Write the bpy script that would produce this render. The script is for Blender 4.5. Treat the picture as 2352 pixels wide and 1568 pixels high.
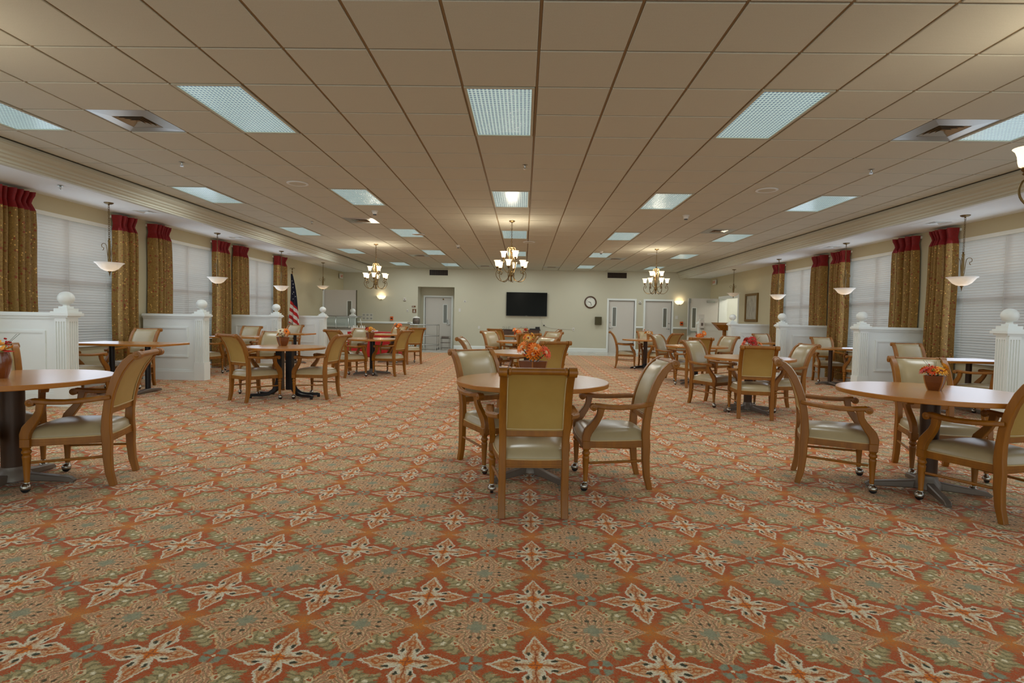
import bpy, math, random
from math import sin, cos, pi, radians as rad
from mathutils import Matrix, Vector
for o in list(bpy.data.objects): bpy.data.objects.remove(o, do_unlink=True)
SC = bpy.context.scene
COL = SC.collection
rnd = random.Random(7)

# ------------------------------------------------------------------ camera
CAMZ = 1.25
def cam_rot(yaw, pitch, roll):
    cy, sy, cp, sp, cr, sr = cos(yaw), sin(yaw), cos(pitch), sin(pitch), cos(roll), sin(roll)
    Y = Matrix(((cy, -sy, 0), (sy, cy, 0), (0, 0, 1)))
    P = Matrix(((1, 0, 0), (0, cp, sp), (0, -sp, cp)))
    Q = Matrix(((cr, 0, sr), (0, 1, 0), (-sr, 0, cr)))
    return Q @ P @ Y
Rm = cam_rot(-0.020302, -0.042307, 0.018757)
cam_d = bpy.data.cameras.new('camera'); cam = bpy.data.objects.new('camera', cam_d); COL.objects.link(cam)
cam_d.sensor_fit = 'HORIZONTAL'; cam_d.sensor_width = 36.0
cam_d.lens = 1255.91 / 2352 * 36.0
cam_d.clip_start = 0.02; cam_d.clip_end = 200
right, fwd, up = Rm[0], Rm[1], Rm[2]
m3 = Matrix((right, up, -fwd)).transposed()
cam.matrix_world = Matrix.Translation((0, 0, CAMZ)) @ m3.to_4x4()
SC.camera = cam

# ------------------------------------------------------------------ world, exposure, daylight
SC.view_settings.view_transform = 'Standard'; SC.view_settings.look = 'None'
SC.view_settings.exposure = 0.0; SC.view_settings.gamma = 1.0; SC.view_settings.use_curve_mapping = False
W = bpy.data.worlds.new('sky'); SC.world = W; W.use_nodes = True
bg = W.node_tree.nodes['Background']; bg.inputs[0].default_value = (0.82, 0.95, 0.96, 1); bg.inputs[1].default_value = 1.8
TROF = 18.6           # hidden area lamp added under each ceiling light, watts
DAY = 13.0            # daylight entering through each blind, watts
WINY = [8.4, 11.43, 14.46]; WINY_ALL = [-0.69, 2.34, 5.37] + WINY
XL, XR, YB, YW = -7.08, 7.2, -4.2, 21.35
ZC, ZB = 3.1456, 2.93
def area(name, loc, rot, sx, sy, power, col=(0.78, 0.93, 1.14)):
    l = bpy.data.lights.new(name, 'AREA'); l.shape = 'RECTANGLE'; l.size = sx; l.size_y = sy
    l.energy = power; l.color = col
    o = bpy.data.objects.new(name, l); COL.objects.link(o); o.location = loc; o.rotation_euler = rot
    o.visible_camera = False
    return o
for y in WINY_ALL:
    area('window_daylight', (XL + 0.13, y, 1.72), (0, rad(-90), 0), 1.9, 2.0, DAY)
    area('window_daylight', (XR - 0.13, y, 1.72), (0, rad(90), 0), 1.9, 2.0, DAY)
def point(name, loc, power, r=0.06, col=(1, 0.78, 0.5)):
    l = bpy.data.lights.new(name, 'POINT'); l.energy = power; l.shadow_soft_size = r; l.color = col
    o = bpy.data.objects.new(name, l); COL.objects.link(o); o.location = loc
    return o

# ------------------------------------------------------------------ node expression helper
class V:
    def __init__(s, g, sock): s.g = g; s.s = sock
    def __add__(a, b): return a.g.m('ADD', a, b)
    def __radd__(a, b): return a.g.m('ADD', b, a)
    def __sub__(a, b): return a.g.m('SUBTRACT', a, b)
    def __rsub__(a, b): return a.g.m('SUBTRACT', b, a)
    def __mul__(a, b): return a.g.m('MULTIPLY', a, b)
    def __rmul__(a, b): return a.g.m('MULTIPLY', b, a)
    def __truediv__(a, b): return a.g.m('DIVIDE', a, b)
class G:
    def __init__(s, name):
        s.mat = bpy.data.materials.new(name); s.mat.use_nodes = True
        s.nt = s.mat.node_tree; s.b = s.nt.nodes['Principled BSDF']; s.out = s.nt.nodes['Material Output']
    def n(s, t): return s.nt.nodes.new(t)
    def link(s, a, b): s.nt.links.new(a, b)
    def put(s, sock, v):
        if isinstance(v, V): s.link(v.s, sock)
        elif hasattr(v, 'is_output'): s.link(v, sock)
        else: sock.default_value = v
    def m(s, op, a, b=0.0, c=0.0, clamp=False):
        n = s.n('ShaderNodeMath'); n.operation = op; n.use_clamp = clamp
        s.put(n.inputs[0], a); s.put(n.inputs[1], b)
        if op in ('MULTIPLY_ADD', 'SMOOTH_MIN'): s.put(n.inputs[2], c)
        return V(s, n.outputs[0])
    def mx(s, a, b): return s.m('MAXIMUM', a, b)
    def mn(s, a, b): return s.m('MINIMUM', a, b)
    def ab(s, a): return s.m('ABSOLUTE', a)
    def below(s, x, edge, soft=0.01): return s.m('MULTIPLY_ADD', edge - x if isinstance(edge, V) else s.m('SUBTRACT', edge, x), 1.0 / soft, 0.5, clamp=True)
    def hyp(s, a, b): return s.m('SQRT', a * a + b * b)
    def mix(s, f, a, b):
        n = s.n('ShaderNodeMix'); n.data_type = 'RGBA'
        s.put(n.inputs[0], f)
        for k, v in ((6, a), (7, b)):
            if isinstance(v, (tuple, list)): n.inputs[k].default_value = (*v[:3], 1)
            else: s.put(n.inputs[k], v)
        return V(s, n.outputs[2])
    def coord(s, which='Object', scale=None):
        t = s.n('ShaderNodeTexCoord'); o = t.outputs[which]
        if scale:
            mp = s.n('ShaderNodeMapping'); mp.inputs['Scale'].default_value = scale; s.link(o, mp.inputs[0]); o = mp.outputs[0]
        return o
    def noise(s, co, scale, detail=3, out='Fac'):
        n = s.n('ShaderNodeTexNoise'); n.inputs['Scale'].default_value = scale; n.inputs['Detail'].default_value = detail
        s.link(co, n.inputs['Vector']); return V(s, n.outputs[0 if out == 'Fac' else 1])
    def bump(s, h, strength=0.3, dist=0.002):
        n = s.n('ShaderNodeBump'); n.inputs['Strength'].default_value = strength; n.inputs['Distance'].default_value = dist
        s.put(n.inputs['Height'], h); s.link(n.outputs[0], s.b.inputs['Normal'])
    def base(s, v): s.put(s.b.inputs['Base Color'], v if isinstance(v, V) else (*v[:3], 1))
    def set(s, rough=0.5, metal=0.0, coat=0.0, spec=0.5, coat_rough=0.2):
        s.b.inputs['Roughness'].default_value = rough; s.b.inputs['Metallic'].default_value = metal
        s.b.inputs['Coat Weight'].default_value = coat; s.b.inputs['Coat Roughness'].default_value = coat_rough
        s.b.inputs['Specular IOR Level'].default_value = spec
        return s
def srgb(r, g, b, k=1.0):
    f = lambda c: (c / 255 / 12.92 if c / 255 <= .04045 else ((c / 255 + .055) / 1.055) ** 2.4) * k
    return (f(r), f(g), f(b))
def plain(name, col, rough=0.5, metal=0.0, coat=0.0, var=0.08, scale=6, bump=0.0, bscale=60, spec=0.5):
    g = G(name); co = g.coord()
    nz = g.noise(co, scale, 3)
    g.base(g.mix(nz, tuple(c * (1 - var) for c in col), tuple(min(1, c * (1 + var)) for c in col)))
    g.set(rough, metal, coat, spec)
    if bump: g.bump(g.noise(co, bscale, 4), bump, 0.003)
    return g.mat
def wood(name, dark, light, rough=0.38, axis=(1, 1, 1), scale=9, coat=0.15):
    g = G(name); co = g.coord('Object', (axis[0], axis[1], axis[2]))
    n1 = g.noise(co, scale, 4); n2 = g.noise(co, scale * 6, 2)
    f = g.m('MULTIPLY_ADD', n1, 0.9, g.m('MULTIPLY', n2, 0.25), clamp=True)
    g.base(g.mix(f, dark, light)); g.set(rough, 0, coat)
    g.bump(n2, 0.08, 0.001)
    return g.mat
def emit(name, col, strength, rough=0.3, base=(0.8, 0.78, 0.72)):
    g = G(name); co = g.coord()
    g.base(g.mix(g.noise(co, 9, 2), tuple(c * .95 for c in base), base)); g.set(rough)
    g.b.inputs['Emission Color'].default_value = (*col, 1); g.b.inputs['Emission Strength'].default_value = strength
    return g.mat

# ------------------------------------------------------------------ materials
M = {}
M['wood'] = wood('honey_wood', srgb(92, 50, 2), srgb(170, 106, 8), 0.44, (1, 1, .12), 16, 0.06)
M['wood_dark'] = wood('brown_wood', srgb(52, 30, 12), srgb(90, 55, 25), 0.4, (.2, 1, 1), 12)
M['table'] = wood('table_laminate', srgb(160, 104, 48), srgb(188, 130, 68), 0.24, (.12, 1, 1), 14, 0.5)
M['table_edge'] = wood('table_edge_band', srgb(160, 96, 22), srgb(188, 120, 34), 0.4, (1, 1, .2), 12)
def leather(name, a, b, rough):
    g = G(name); co = g.coord()
    n = g.noise(co, 5, 4)
    g.base(g.mix(n, a, b)); g.set(rough, 0, 0.25, coat_rough=0.25)
    g.bump(g.noise(co, 260, 2), 0.12, 0.001); return g.mat
M['leather'] = leather('beige_leather', srgb(158, 140, 102), srgb(182, 165, 130), 0.31)
M['leather_back'] = leather('olive_back_leather', srgb(158, 124, 54), srgb(180, 150, 82), 0.48)
M['piping'] = plain('piping_leather', srgb(196, 172, 124), 0.45)
M['white'] = plain('white_paint', srgb(230, 233, 227), 0.38, var=0.03, scale=2)
M['wall'] = plain('cream_wall_paint', srgb(200, 195, 172), 0.75, var=0.03, scale=1.2, bump=0.05, bscale=90)
M['wall_low'] = plain('tan_wall_paint', srgb(168, 150, 116), 0.7, var=0.04, scale=1.5)
M['wall_side'] = plain('side_wall_paint', srgb(190, 180, 148), 0.75, var=0.03, scale=1.2, bump=0.05, bscale=90)
M['soffit'] = plain('soffit_paint', srgb(224, 228, 228), 0.85, var=0.02, scale=1)
M['crown'] = plain('crown_paint', srgb(186, 182, 162), 0.55, var=0.03, scale=2)
M['tee'] = plain('grid_metal', srgb(140, 118, 84), 0.6, var=0.05)
M['door'] = plain('door_paint', srgb(206, 200, 190), 0.5, var=0.03, scale=1.5)
M['metal_grey'] = plain('grey_cast_metal', srgb(116, 106, 96), 0.42, 0.35)
M['metal_brown'] = plain('bronze_column', srgb(72, 52, 38), 0.4, 0.3)
M['metal_black'] = plain('black_cast_metal', srgb(22, 20, 24), 0.35, 0.2)
M['chrome'] = plain('worn_chrome', srgb(170, 165, 155), 0.25, 1.0)
M['steel'] = plain('stainless_steel', srgb(168, 168, 162), 0.3, 0.9)
M['rubber'] = plain('black_rubber', srgb(20, 20, 22), 0.4)
M['bronze'] = plain('antique_brass', srgb(110, 88, 52), 0.38, 0.85)
M['black'] = plain('black_plastic', srgb(16, 15, 12), 0.35)
M['dark'] = plain('dark_duct', srgb(28, 22, 14), 0.8)
M['lamp'] = emit('lamp_glass_lit', (1.0, 0.80, 0.50), 1.5)
def bowl_mat():
    g = G('pendant_alabaster'); co = g.coord(); n = g.noise(co, 9, 3)
    c = g.mix(n, (.86, .82, .76), (.93, .90, .86)); g.base(c); g.set(0.3, coat=0.3)
    g.b.inputs['Emission Color'].default_value = (1, .9, .8, 1); g.b.inputs['Emission Strength'].default_value = 0.04
    tr = g.n('ShaderNodeBsdfTranslucent'); g.link(c.s, tr.inputs[0]); mx = g.n('ShaderNodeMixShader'); mx.inputs[0].default_value = 0.4
    g.link(g.b.outputs[0], mx.inputs[1]); g.link(tr.outputs[0], mx.inputs[2]); g.link(mx.outputs[0], g.out.inputs[0]); return g.mat
M['bowl'] = bowl_mat()
M['sconce'] = emit('sconce_glass_lit', (1.0, 0.82, 0.52), 1.3)
M['paper'] = plain('paper', srgb(214, 212, 202), 0.8)
M['pale'] = plain('pale_plastic', srgb(214, 210, 200), 0.45)
M['orange'] = plain('orange_plastic', srgb(214, 92, 24), 0.5)
M['sign'] = plain('brown_sign_plastic', srgb(110, 66, 22), 0.5)
M['box_brown'] = plain('olive_brown_box', srgb(70, 62, 30), 0.6)
M['red_cloth'] = plain('red_tablecloth', srgb(176, 20, 22), 0.75, var=0.2, scale=3)
M['gold_frame'] = plain('gilt_frame', srgb(120, 88, 30), 0.45, 0.4)
M['pane'] = plain('vision_glass_dark', srgb(112, 110, 96), 0.10)
M['pot'] = wood('vase_wood', srgb(86, 40, 12), srgb(132, 72, 28), 0.35, (1, 1, .2), 14)
M['pot_tan'] = wood('vase_tan_wood', srgb(140, 84, 30), srgb(186, 124, 54), 0.45, (1, 1, .2), 14)
M['glasspot'] = plain('amber_glass_vase', srgb(120, 60, 22), 0.12, coat=0.5)
M['stem'] = plain('stem_green', srgb(62, 72, 30), 0.7)
for k, c in dict(f_orange=(246, 128, 16), f_deep=(226, 78, 10), f_yellow=(240, 168, 30), f_red=(186, 28, 8), f_white=(232, 220, 188), f_green=(150, 160, 86), f_brown=(120, 60, 20), f_pale=(222, 190, 140)).items():
    M[k] = plain('petal_' + k[2:], srgb(*c), 0.6, var=0.15, scale=25)

def carpet():
    g = G('carpet_pattern'); co = g.coord('Object')
    def warp(scale):
        nz = g.n('ShaderNodeTexNoise'); nz.inputs['Scale'].default_value = scale; nz.inputs['Detail'].default_value = 2; g.link(co, nz.inputs['Vector'])
        sp = g.n('ShaderNodeSeparateXYZ'); g.link(nz.outputs['Color'], sp.inputs[0]); return V(g, sp.outputs[0]) - 0.5, V(g, sp.outputs[1]) - 0.5
    a1, a2_ = warp(40); b1, b2_ = warp(120)
    sep = g.n('ShaderNodeSeparateXYZ'); g.link(co, sep.inputs[0])
    X = V(g, sep.outputs[0]); Y = V(g, sep.outputs[1])
    wx = a1 * 0.045 + b1 * 0.04; wy = a2_ * 0.045 + b2_ * 0.03
    def wrap(v):
        n = g.n('ShaderNodeMath'); n.operation = 'WRAP'; g.put(n.inputs[0], v); n.inputs[1].default_value = 0.5; n.inputs[2].default_value = -0.5
        return V(g, n.outputs[0])
    ax = g.ab(wrap((X - 0.069) / 0.4705) + wx); ay = g.ab(wrap((Y - 1.925) / 0.4665) + wy)
    a = g.mx(ax, ay); b = g.mn(ax, ay)
    cx = 0.5 - ax; cy = 0.5 - ay
    a2 = g.mx(cx, cy); b2 = g.mn(g.ab(cx), g.ab(cy))
    fine = g.noise(g.coord('Object', (1, 2.6, 1)), 120, 3)
    tuft = g.noise(g.coord('Object', (1, 1.6, 1)), 260, 1)
    mid = g.noise(co, 45, 3)
    gold = g.below(g.hyp(ax, cy), 0.11, 0.20)
    rust = g.mix(mid, srgb(150, 54, 12), srgb(196, 92, 34))
    c = g.mix(gold, rust, g.mix(mid, srgb(180, 96, 18), srgb(214, 138, 44)))
    c = g.mix(g.m('MULTIPLY', g.below(fine, 0.45, 0.05), 0.50), c, srgb(186, 146, 98))
    c = g.mix(g.m('MULTIPLY', g.below(mid, 0.40, 0.05), 0.35), c, srgb(160, 144, 100))
    p = ax - 0.25; q = ay - 0.25
    s1 = (p - q) * 0.7071; t1 = (p + q) * 0.7071
    ser = g.ab(g.m('SINE', s1 * 90.0 + g.ab(t1) * 60.0)) * 0.032
    w1 = 0.044 - g.ab(s1) * 0.14 + ser
    spray = g.m('MULTIPLY', g.below(g.ab(t1), w1, 0.012), g.below(g.ab(s1), 0.19, 0.02))
    cross = g.m('MULTIPLY', g.below(g.ab(s1), 0.040 - g.ab(t1) * 0.20 + ser * 0.5, 0.012), g.below(g.ab(t1), 0.13, 0.02))
    spray = g.mx(spray, cross)
    leafc = g.mix(mid, srgb(136, 122, 78), srgb(204, 186, 138))
    leafc = g.mix(g.m('MULTIPLY', g.below(g.m('SINE', s1 * 90.0 + g.ab(t1) * 60.0), -0.5, 0.4), 0.6), leafc, srgb(96, 90, 50))
    leafc = g.mix(g.below(g.hyp(p, q), 0.020, 0.01), leafc, srgb(228, 220, 190))
    c = g.mix(spray, c, leafc)
    # medallion at (.5,.5)
    w2 = g.mn(0.07 + a2 * 0.44, (0.465 - a2) * 0.64)
    med = g.below(b2, w2, 0.012)
    dd = w2 - b2
    mc = g.mix(g.noise(co, 60, 3), srgb(164, 104, 68), srgb(212, 168, 130))
    mc = g.mix(g.m('MULTIPLY', g.below(g.m('SINE', dd * 190.0 + a2 * 25.0), -0.55, 0.3), 0.7), mc, srgb(232, 204, 158))
    mc = g.mix(g.m('MULTIPLY', g.below(g.m('SINE', dd * 120.0 - a2 * 50.0), -0.72, 0.2), 0.8), mc, srgb(132, 118, 78))
    mc = g.mix(g.below(g.hyp(a2 - 0.15, b2 - 0.035), 0.018, 0.01), mc, srgb(84, 78, 52))
    mc = g.mix(g.below(g.hyp(a2 - 0.29, b2), 0.026, 0.012), mc, srgb(190, 100, 36))
    mc = g.mix(g.below(g.hyp(a2, b2), 0.055 + g.ab(g.m('SINE', a2 * 60.0)) * 0.03, 0.02), mc, g.mix(mid, srgb(120, 124, 100), srgb(168, 166, 136)))
    mc = g.mix(g.below(g.ab(dd - 0.006), 0.006, 0.006), mc, srgb(214, 170, 116))
    c = g.mix(med, c, mc)
    curl = g.below(g.ab(g.hyp(a2 - 0.25, b2 - 0.155) - 0.026), 0.008, 0.007)
    c = g.mix(curl, c, srgb(216, 200, 158))
    # teal flower
    rr = g.hyp(cx, ay); pet = g.ab(cx * ay) * 9.0
    tl = g.m('MULTIPLY', g.below(rr, 0.085 + pet * 0.4, 0.014), g.below(rr, 0.115, 0.02))
    gap = g.m('MULTIPLY', g.below(g.mn(g.ab(cx), ay), 0.015, 0.012), g.below(rr, 0.085, 0.02))
    tc = g.mix(mid, srgb(104, 116, 96), srgb(160, 166, 140))
    tc = g.mix(gap, tc, srgb(176, 84, 34)); tc = g.mix(g.below(rr, 0.014, 0.008), tc, srgb(224, 212, 176))
    c = g.mix(tl, c, tc)
    # white star
    w = g.mn(0.034 + a * 0.44, (0.39 - a) * 0.50)
    star = g.below(b, w, 0.010); ds = w - b; sin_ = g.below(b, w - 0.018, 0.008)
    sc = g.mix(g.noise(co, 75, 3), srgb(184, 126, 80), srgb(228, 196, 152))
    sc = g.mix(g.m('MULTIPLY', g.below(g.m('SINE', ds * 170.0 + a * 60.0), -0.5, 0.3), 0.7), sc, srgb(184, 96, 40))
    sc = g.mix(g.below(g.ab(g.hyp(a - 0.235, b) - 0.030), 0.009, 0.008), sc, srgb(190, 104, 44))
    sc = g.mix(g.below(g.hyp((a - 0.13) * 0.62, b - 0.045), 0.024, 0.012), sc, srgb(224, 214, 188))
    sc = g.mix(g.below(g.hyp((a - 0.145) * 0.55, b - 0.058), 0.016, 0.008), sc, srgb(62, 62, 40))
    sc = g.mix(g.below(g.ab(a - b * 1.1 - 0.035), 0.010, 0.01), sc, srgb(218, 204, 174))
    sc = g.mix(g.below(g.hyp(a, b), 0.066 - b * 0.6, 0.012), sc, srgb(214, 118, 26))
    sc = g.mix(g.m('MULTIPLY', g.below(b, 0.007, 0.006), g.below(a, 0.20, 0.02)), sc, srgb(160, 84, 36))
    sc = g.mix(sin_, srgb(220, 212, 188), sc)
    c = g.mix(star, c, sc)
    dk = g.m('ADD', g.m('MULTIPLY_ADD', fine, 1.35, 0.06), tuft * 0.65)
    hs = g.n('ShaderNodeHueSaturation'); g.put(hs.inputs['Value'], dk); g.link(c.s, hs.inputs['Color'])
    g.link(hs.outputs[0], g.b.inputs['Base Color'])
    g.set(0.95, spec=0.1); g.b.inputs['Sheen Weight'].default_value = 0.12
    g.bump(fine, 0.5, 0.004)
    return g.mat
M['carpet'] = carpet()

def curtain_mat(name, red):
    g = G(name)
    co = g.coord('Object')
    sep = g.n('ShaderNodeSeparateXYZ'); g.link(co, sep.inputs[0]); Z = V(g, sep.outputs[2])
    v = g.n('ShaderNodeTexVoronoi'); v.inputs['Scale'].default_value = 19; g.link(co, v.inputs['Vector'])
    v2 = g.n('ShaderNodeTexVoronoi'); v2.inputs['Scale'].default_value = 14; g.link(co, v2.inputs['Vector'])
    d = V(g, v.outputs['Distance']); d2 = V(g, v2.outputs['Distance'])
    n = g.noise(co, 40, 3)
    c = g.mix(n, srgb(112, 80, 26), srgb(168, 132, 64))
    c = g.mix(g.below(d2, 0.22, 0.08), c, srgb(140, 60, 24))
    c = g.mix(g.below(g.ab(g.noise(co, 18, 2) - 0.5), 0.012, 0.01), c, srgb(120, 74, 22))
    c = g.mix(g.below(d, 0.17, 0.05), c, srgb(226, 176, 92))
    g.base(c if not red else g.mix(n, srgb(104, 2, 2), srgb(150, 8, 6)))
    g.set(0.55, spec=0.4); g.b.inputs['Sheen Weight'].default_value = 0.2
    return g.mat
M['curtain'] = curtain_mat('floral_gold_curtain', False); M['curtain_red'] = curtain_mat('red_curtain_band', True)

def tile_mat():
    g = G('ceiling_tile'); co = g.coord('Object')
    oi = g.n('ShaderNodeObjectInfo')
    n = g.noise(co, 130, 3); st = g.noise(g.coord('Object', (1, 14, 1)), 6, 2)
    c = g.mix(n, srgb(192, 190, 174), srgb(208, 206, 192))
    c = g.mix(g.m('MULTIPLY', st, 0.25), c, srgb(180, 176, 158))
    g.base(c); g.set(0.85, spec=0.15); g.bump(n, 0.15, 0.002)
    return g.mat
M['tile'] = tile_mat()
def lens_mat(name, strength):
    g = G(name); co = g.coord('Object')
    sep = g.n('ShaderNodeSeparateXYZ'); g.link(co, sep.inputs[0]); X = V(g, sep.outputs[0]); Y = V(g, sep.outputs[1])
    gx = g.ab(g.m('SINE', X * 95.0)); gy = g.ab(g.m('SINE', Y * 75.0))
    cell = g.m('MULTIPLY', gx, gy)
    c = g.mix(cell, srgb(196, 224, 220), srgb(44, 96, 130))
    g.base(c); g.set(0.22, coat=0.6); g.link(c.s, g.b.inputs['Emission Color']); g.b.inputs['Emission Strength'].default_value = strength
    g.bump(cell, 0.8, 0.01)
    return g.mat
M['lens'] = lens_mat('prismatic_lens', 0.62)
def slat_mat():
    g = G('blind_slat'); co = g.coord('Object'); n = g.noise(co, 3, 2)
    g.base(g.mix(n, srgb(226, 228, 228), srgb(238, 238, 236))); g.set(0.45)
    tr = g.n('ShaderNodeBsdfTranslucent'); tr.inputs[0].default_value = (0.97, 0.92, 0.92, 1)
    mx = g.n('ShaderNodeMixShader'); mx.inputs[0].default_value = 0.55
    g.link(g.b.outputs[0], mx.inputs[1]); g.link(tr.outputs[0], mx.inputs[2]); g.link(mx.outputs[0], g.out.inputs[0])
    return g.mat
M['slat'] = slat_mat()
def pane_mat(name, tint, refl=0.12):
    g = G(name); co = g.coord()
    tr = g.n('ShaderNodeBsdfTransparent'); tr.inputs[0].default_value = (*tint, 1)
    gl = g.n('ShaderNodeBsdfGlossy'); gl.inputs['Roughness'].default_value = 0.03
    fr = g.n('ShaderNodeFresnel'); fr.inputs[0].default_value = 1.4
    mx = g.n('ShaderNodeMixShader'); g.link(fr.outputs[0], mx.inputs[0]); g.link(tr.outputs[0], mx.inputs[1]); g.link(gl.outputs[0], mx.inputs[2])
    g.link(mx.outputs[0], g.out.inputs[0]); return g.mat
M['glass'] = pane_mat('clear_glass', (0.86, 0.9, 0.9))
M['outside'] = plain('hedge_green', srgb(120, 138, 100), 0.9, var=0.5, scale=2.5)
M['ground'] = plain('patio_ground', srgb(186, 188, 180), 0.9, var=0.2, scale=1)
def tilefloor():
    g = G('vinyl_tile_strip'); co = g.coord()
    br = g.n('ShaderNodeTexBrick'); br.offset = 0; br.inputs['Scale'].default_value = 1.0
    br.inputs['Brick Width'].default_value = 0.3; br.inputs['Row Height'].default_value = 0.3; br.inputs['Mortar Size'].default_value = 0.004
    br.inputs['Color1'].default_value = (*srgb(196, 192, 180), 1); br.inputs['Color2'].default_value = (*srgb(176, 172, 162), 1); br.inputs['Mortar'].default_value = (*srgb(130, 126, 116), 1)
    g.link(co, br.inputs['Vector']); g.link(br.outputs[0], g.b.inputs['Base Color']); g.set(0.25, coat=0.3); return g.mat
M['vct'] = tilefloor()
def flag_mat():
    g = G('flag_cloth'); co = g.coord('Object')
    sep = g.n('ShaderNodeSeparateXYZ'); g.link(co, sep.inputs[0]); X = V(g, sep.outputs[0]); Z = V(g, sep.outputs[2])
    t = g.m('FRACT', (Z + X * 0.9) * 4.6)
    c = g.mix(g.below(t, 0.5, 0.02), srgb(224, 218, 206), srgb(190, 30, 24))
    c = g.mix(g.m('GREATER_THAN', Z + X * 1.2, 1.62), c, srgb(20, 22, 44))
    g.base(c); g.set(0.7); return g.mat
M['flag'] = flag_mat()
def pic_mat():
    g = G('picture_print'); co = g.coord('Object', (1, 2, 1))
    n = g.noise(co, 6, 4); n2 = g.noise(co, 14, 2)
    c = g.mix(n, srgb(96, 94, 78), srgb(206, 200, 182)); c = g.mix(g.m('MULTIPLY', n2, 0.4), c, srgb(110, 88, 54))
    g.base(c); g.set(0.3, coat=0.4); return g.mat
M['print'] = pic_mat()
def clock_mat():
    g = G('clock_face'); co = g.coord(); g.base(g.mix(g.noise(co, 8, 2), srgb(206, 206, 190), srgb(222, 220, 206))); g.set(0.25, coat=0.5); return g.mat
M['clock'] = clock_mat()
def tv_mat():
    g = G('television_screen'); co = g.coord(); g.base(g.mix(g.noise(co, 2, 2), (0.004, 0.004, 0.003), (0.010, 0.009, 0.006))); g.set(0.16, spec=0.06); return g.mat
M['screen'] = tv_mat()

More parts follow.
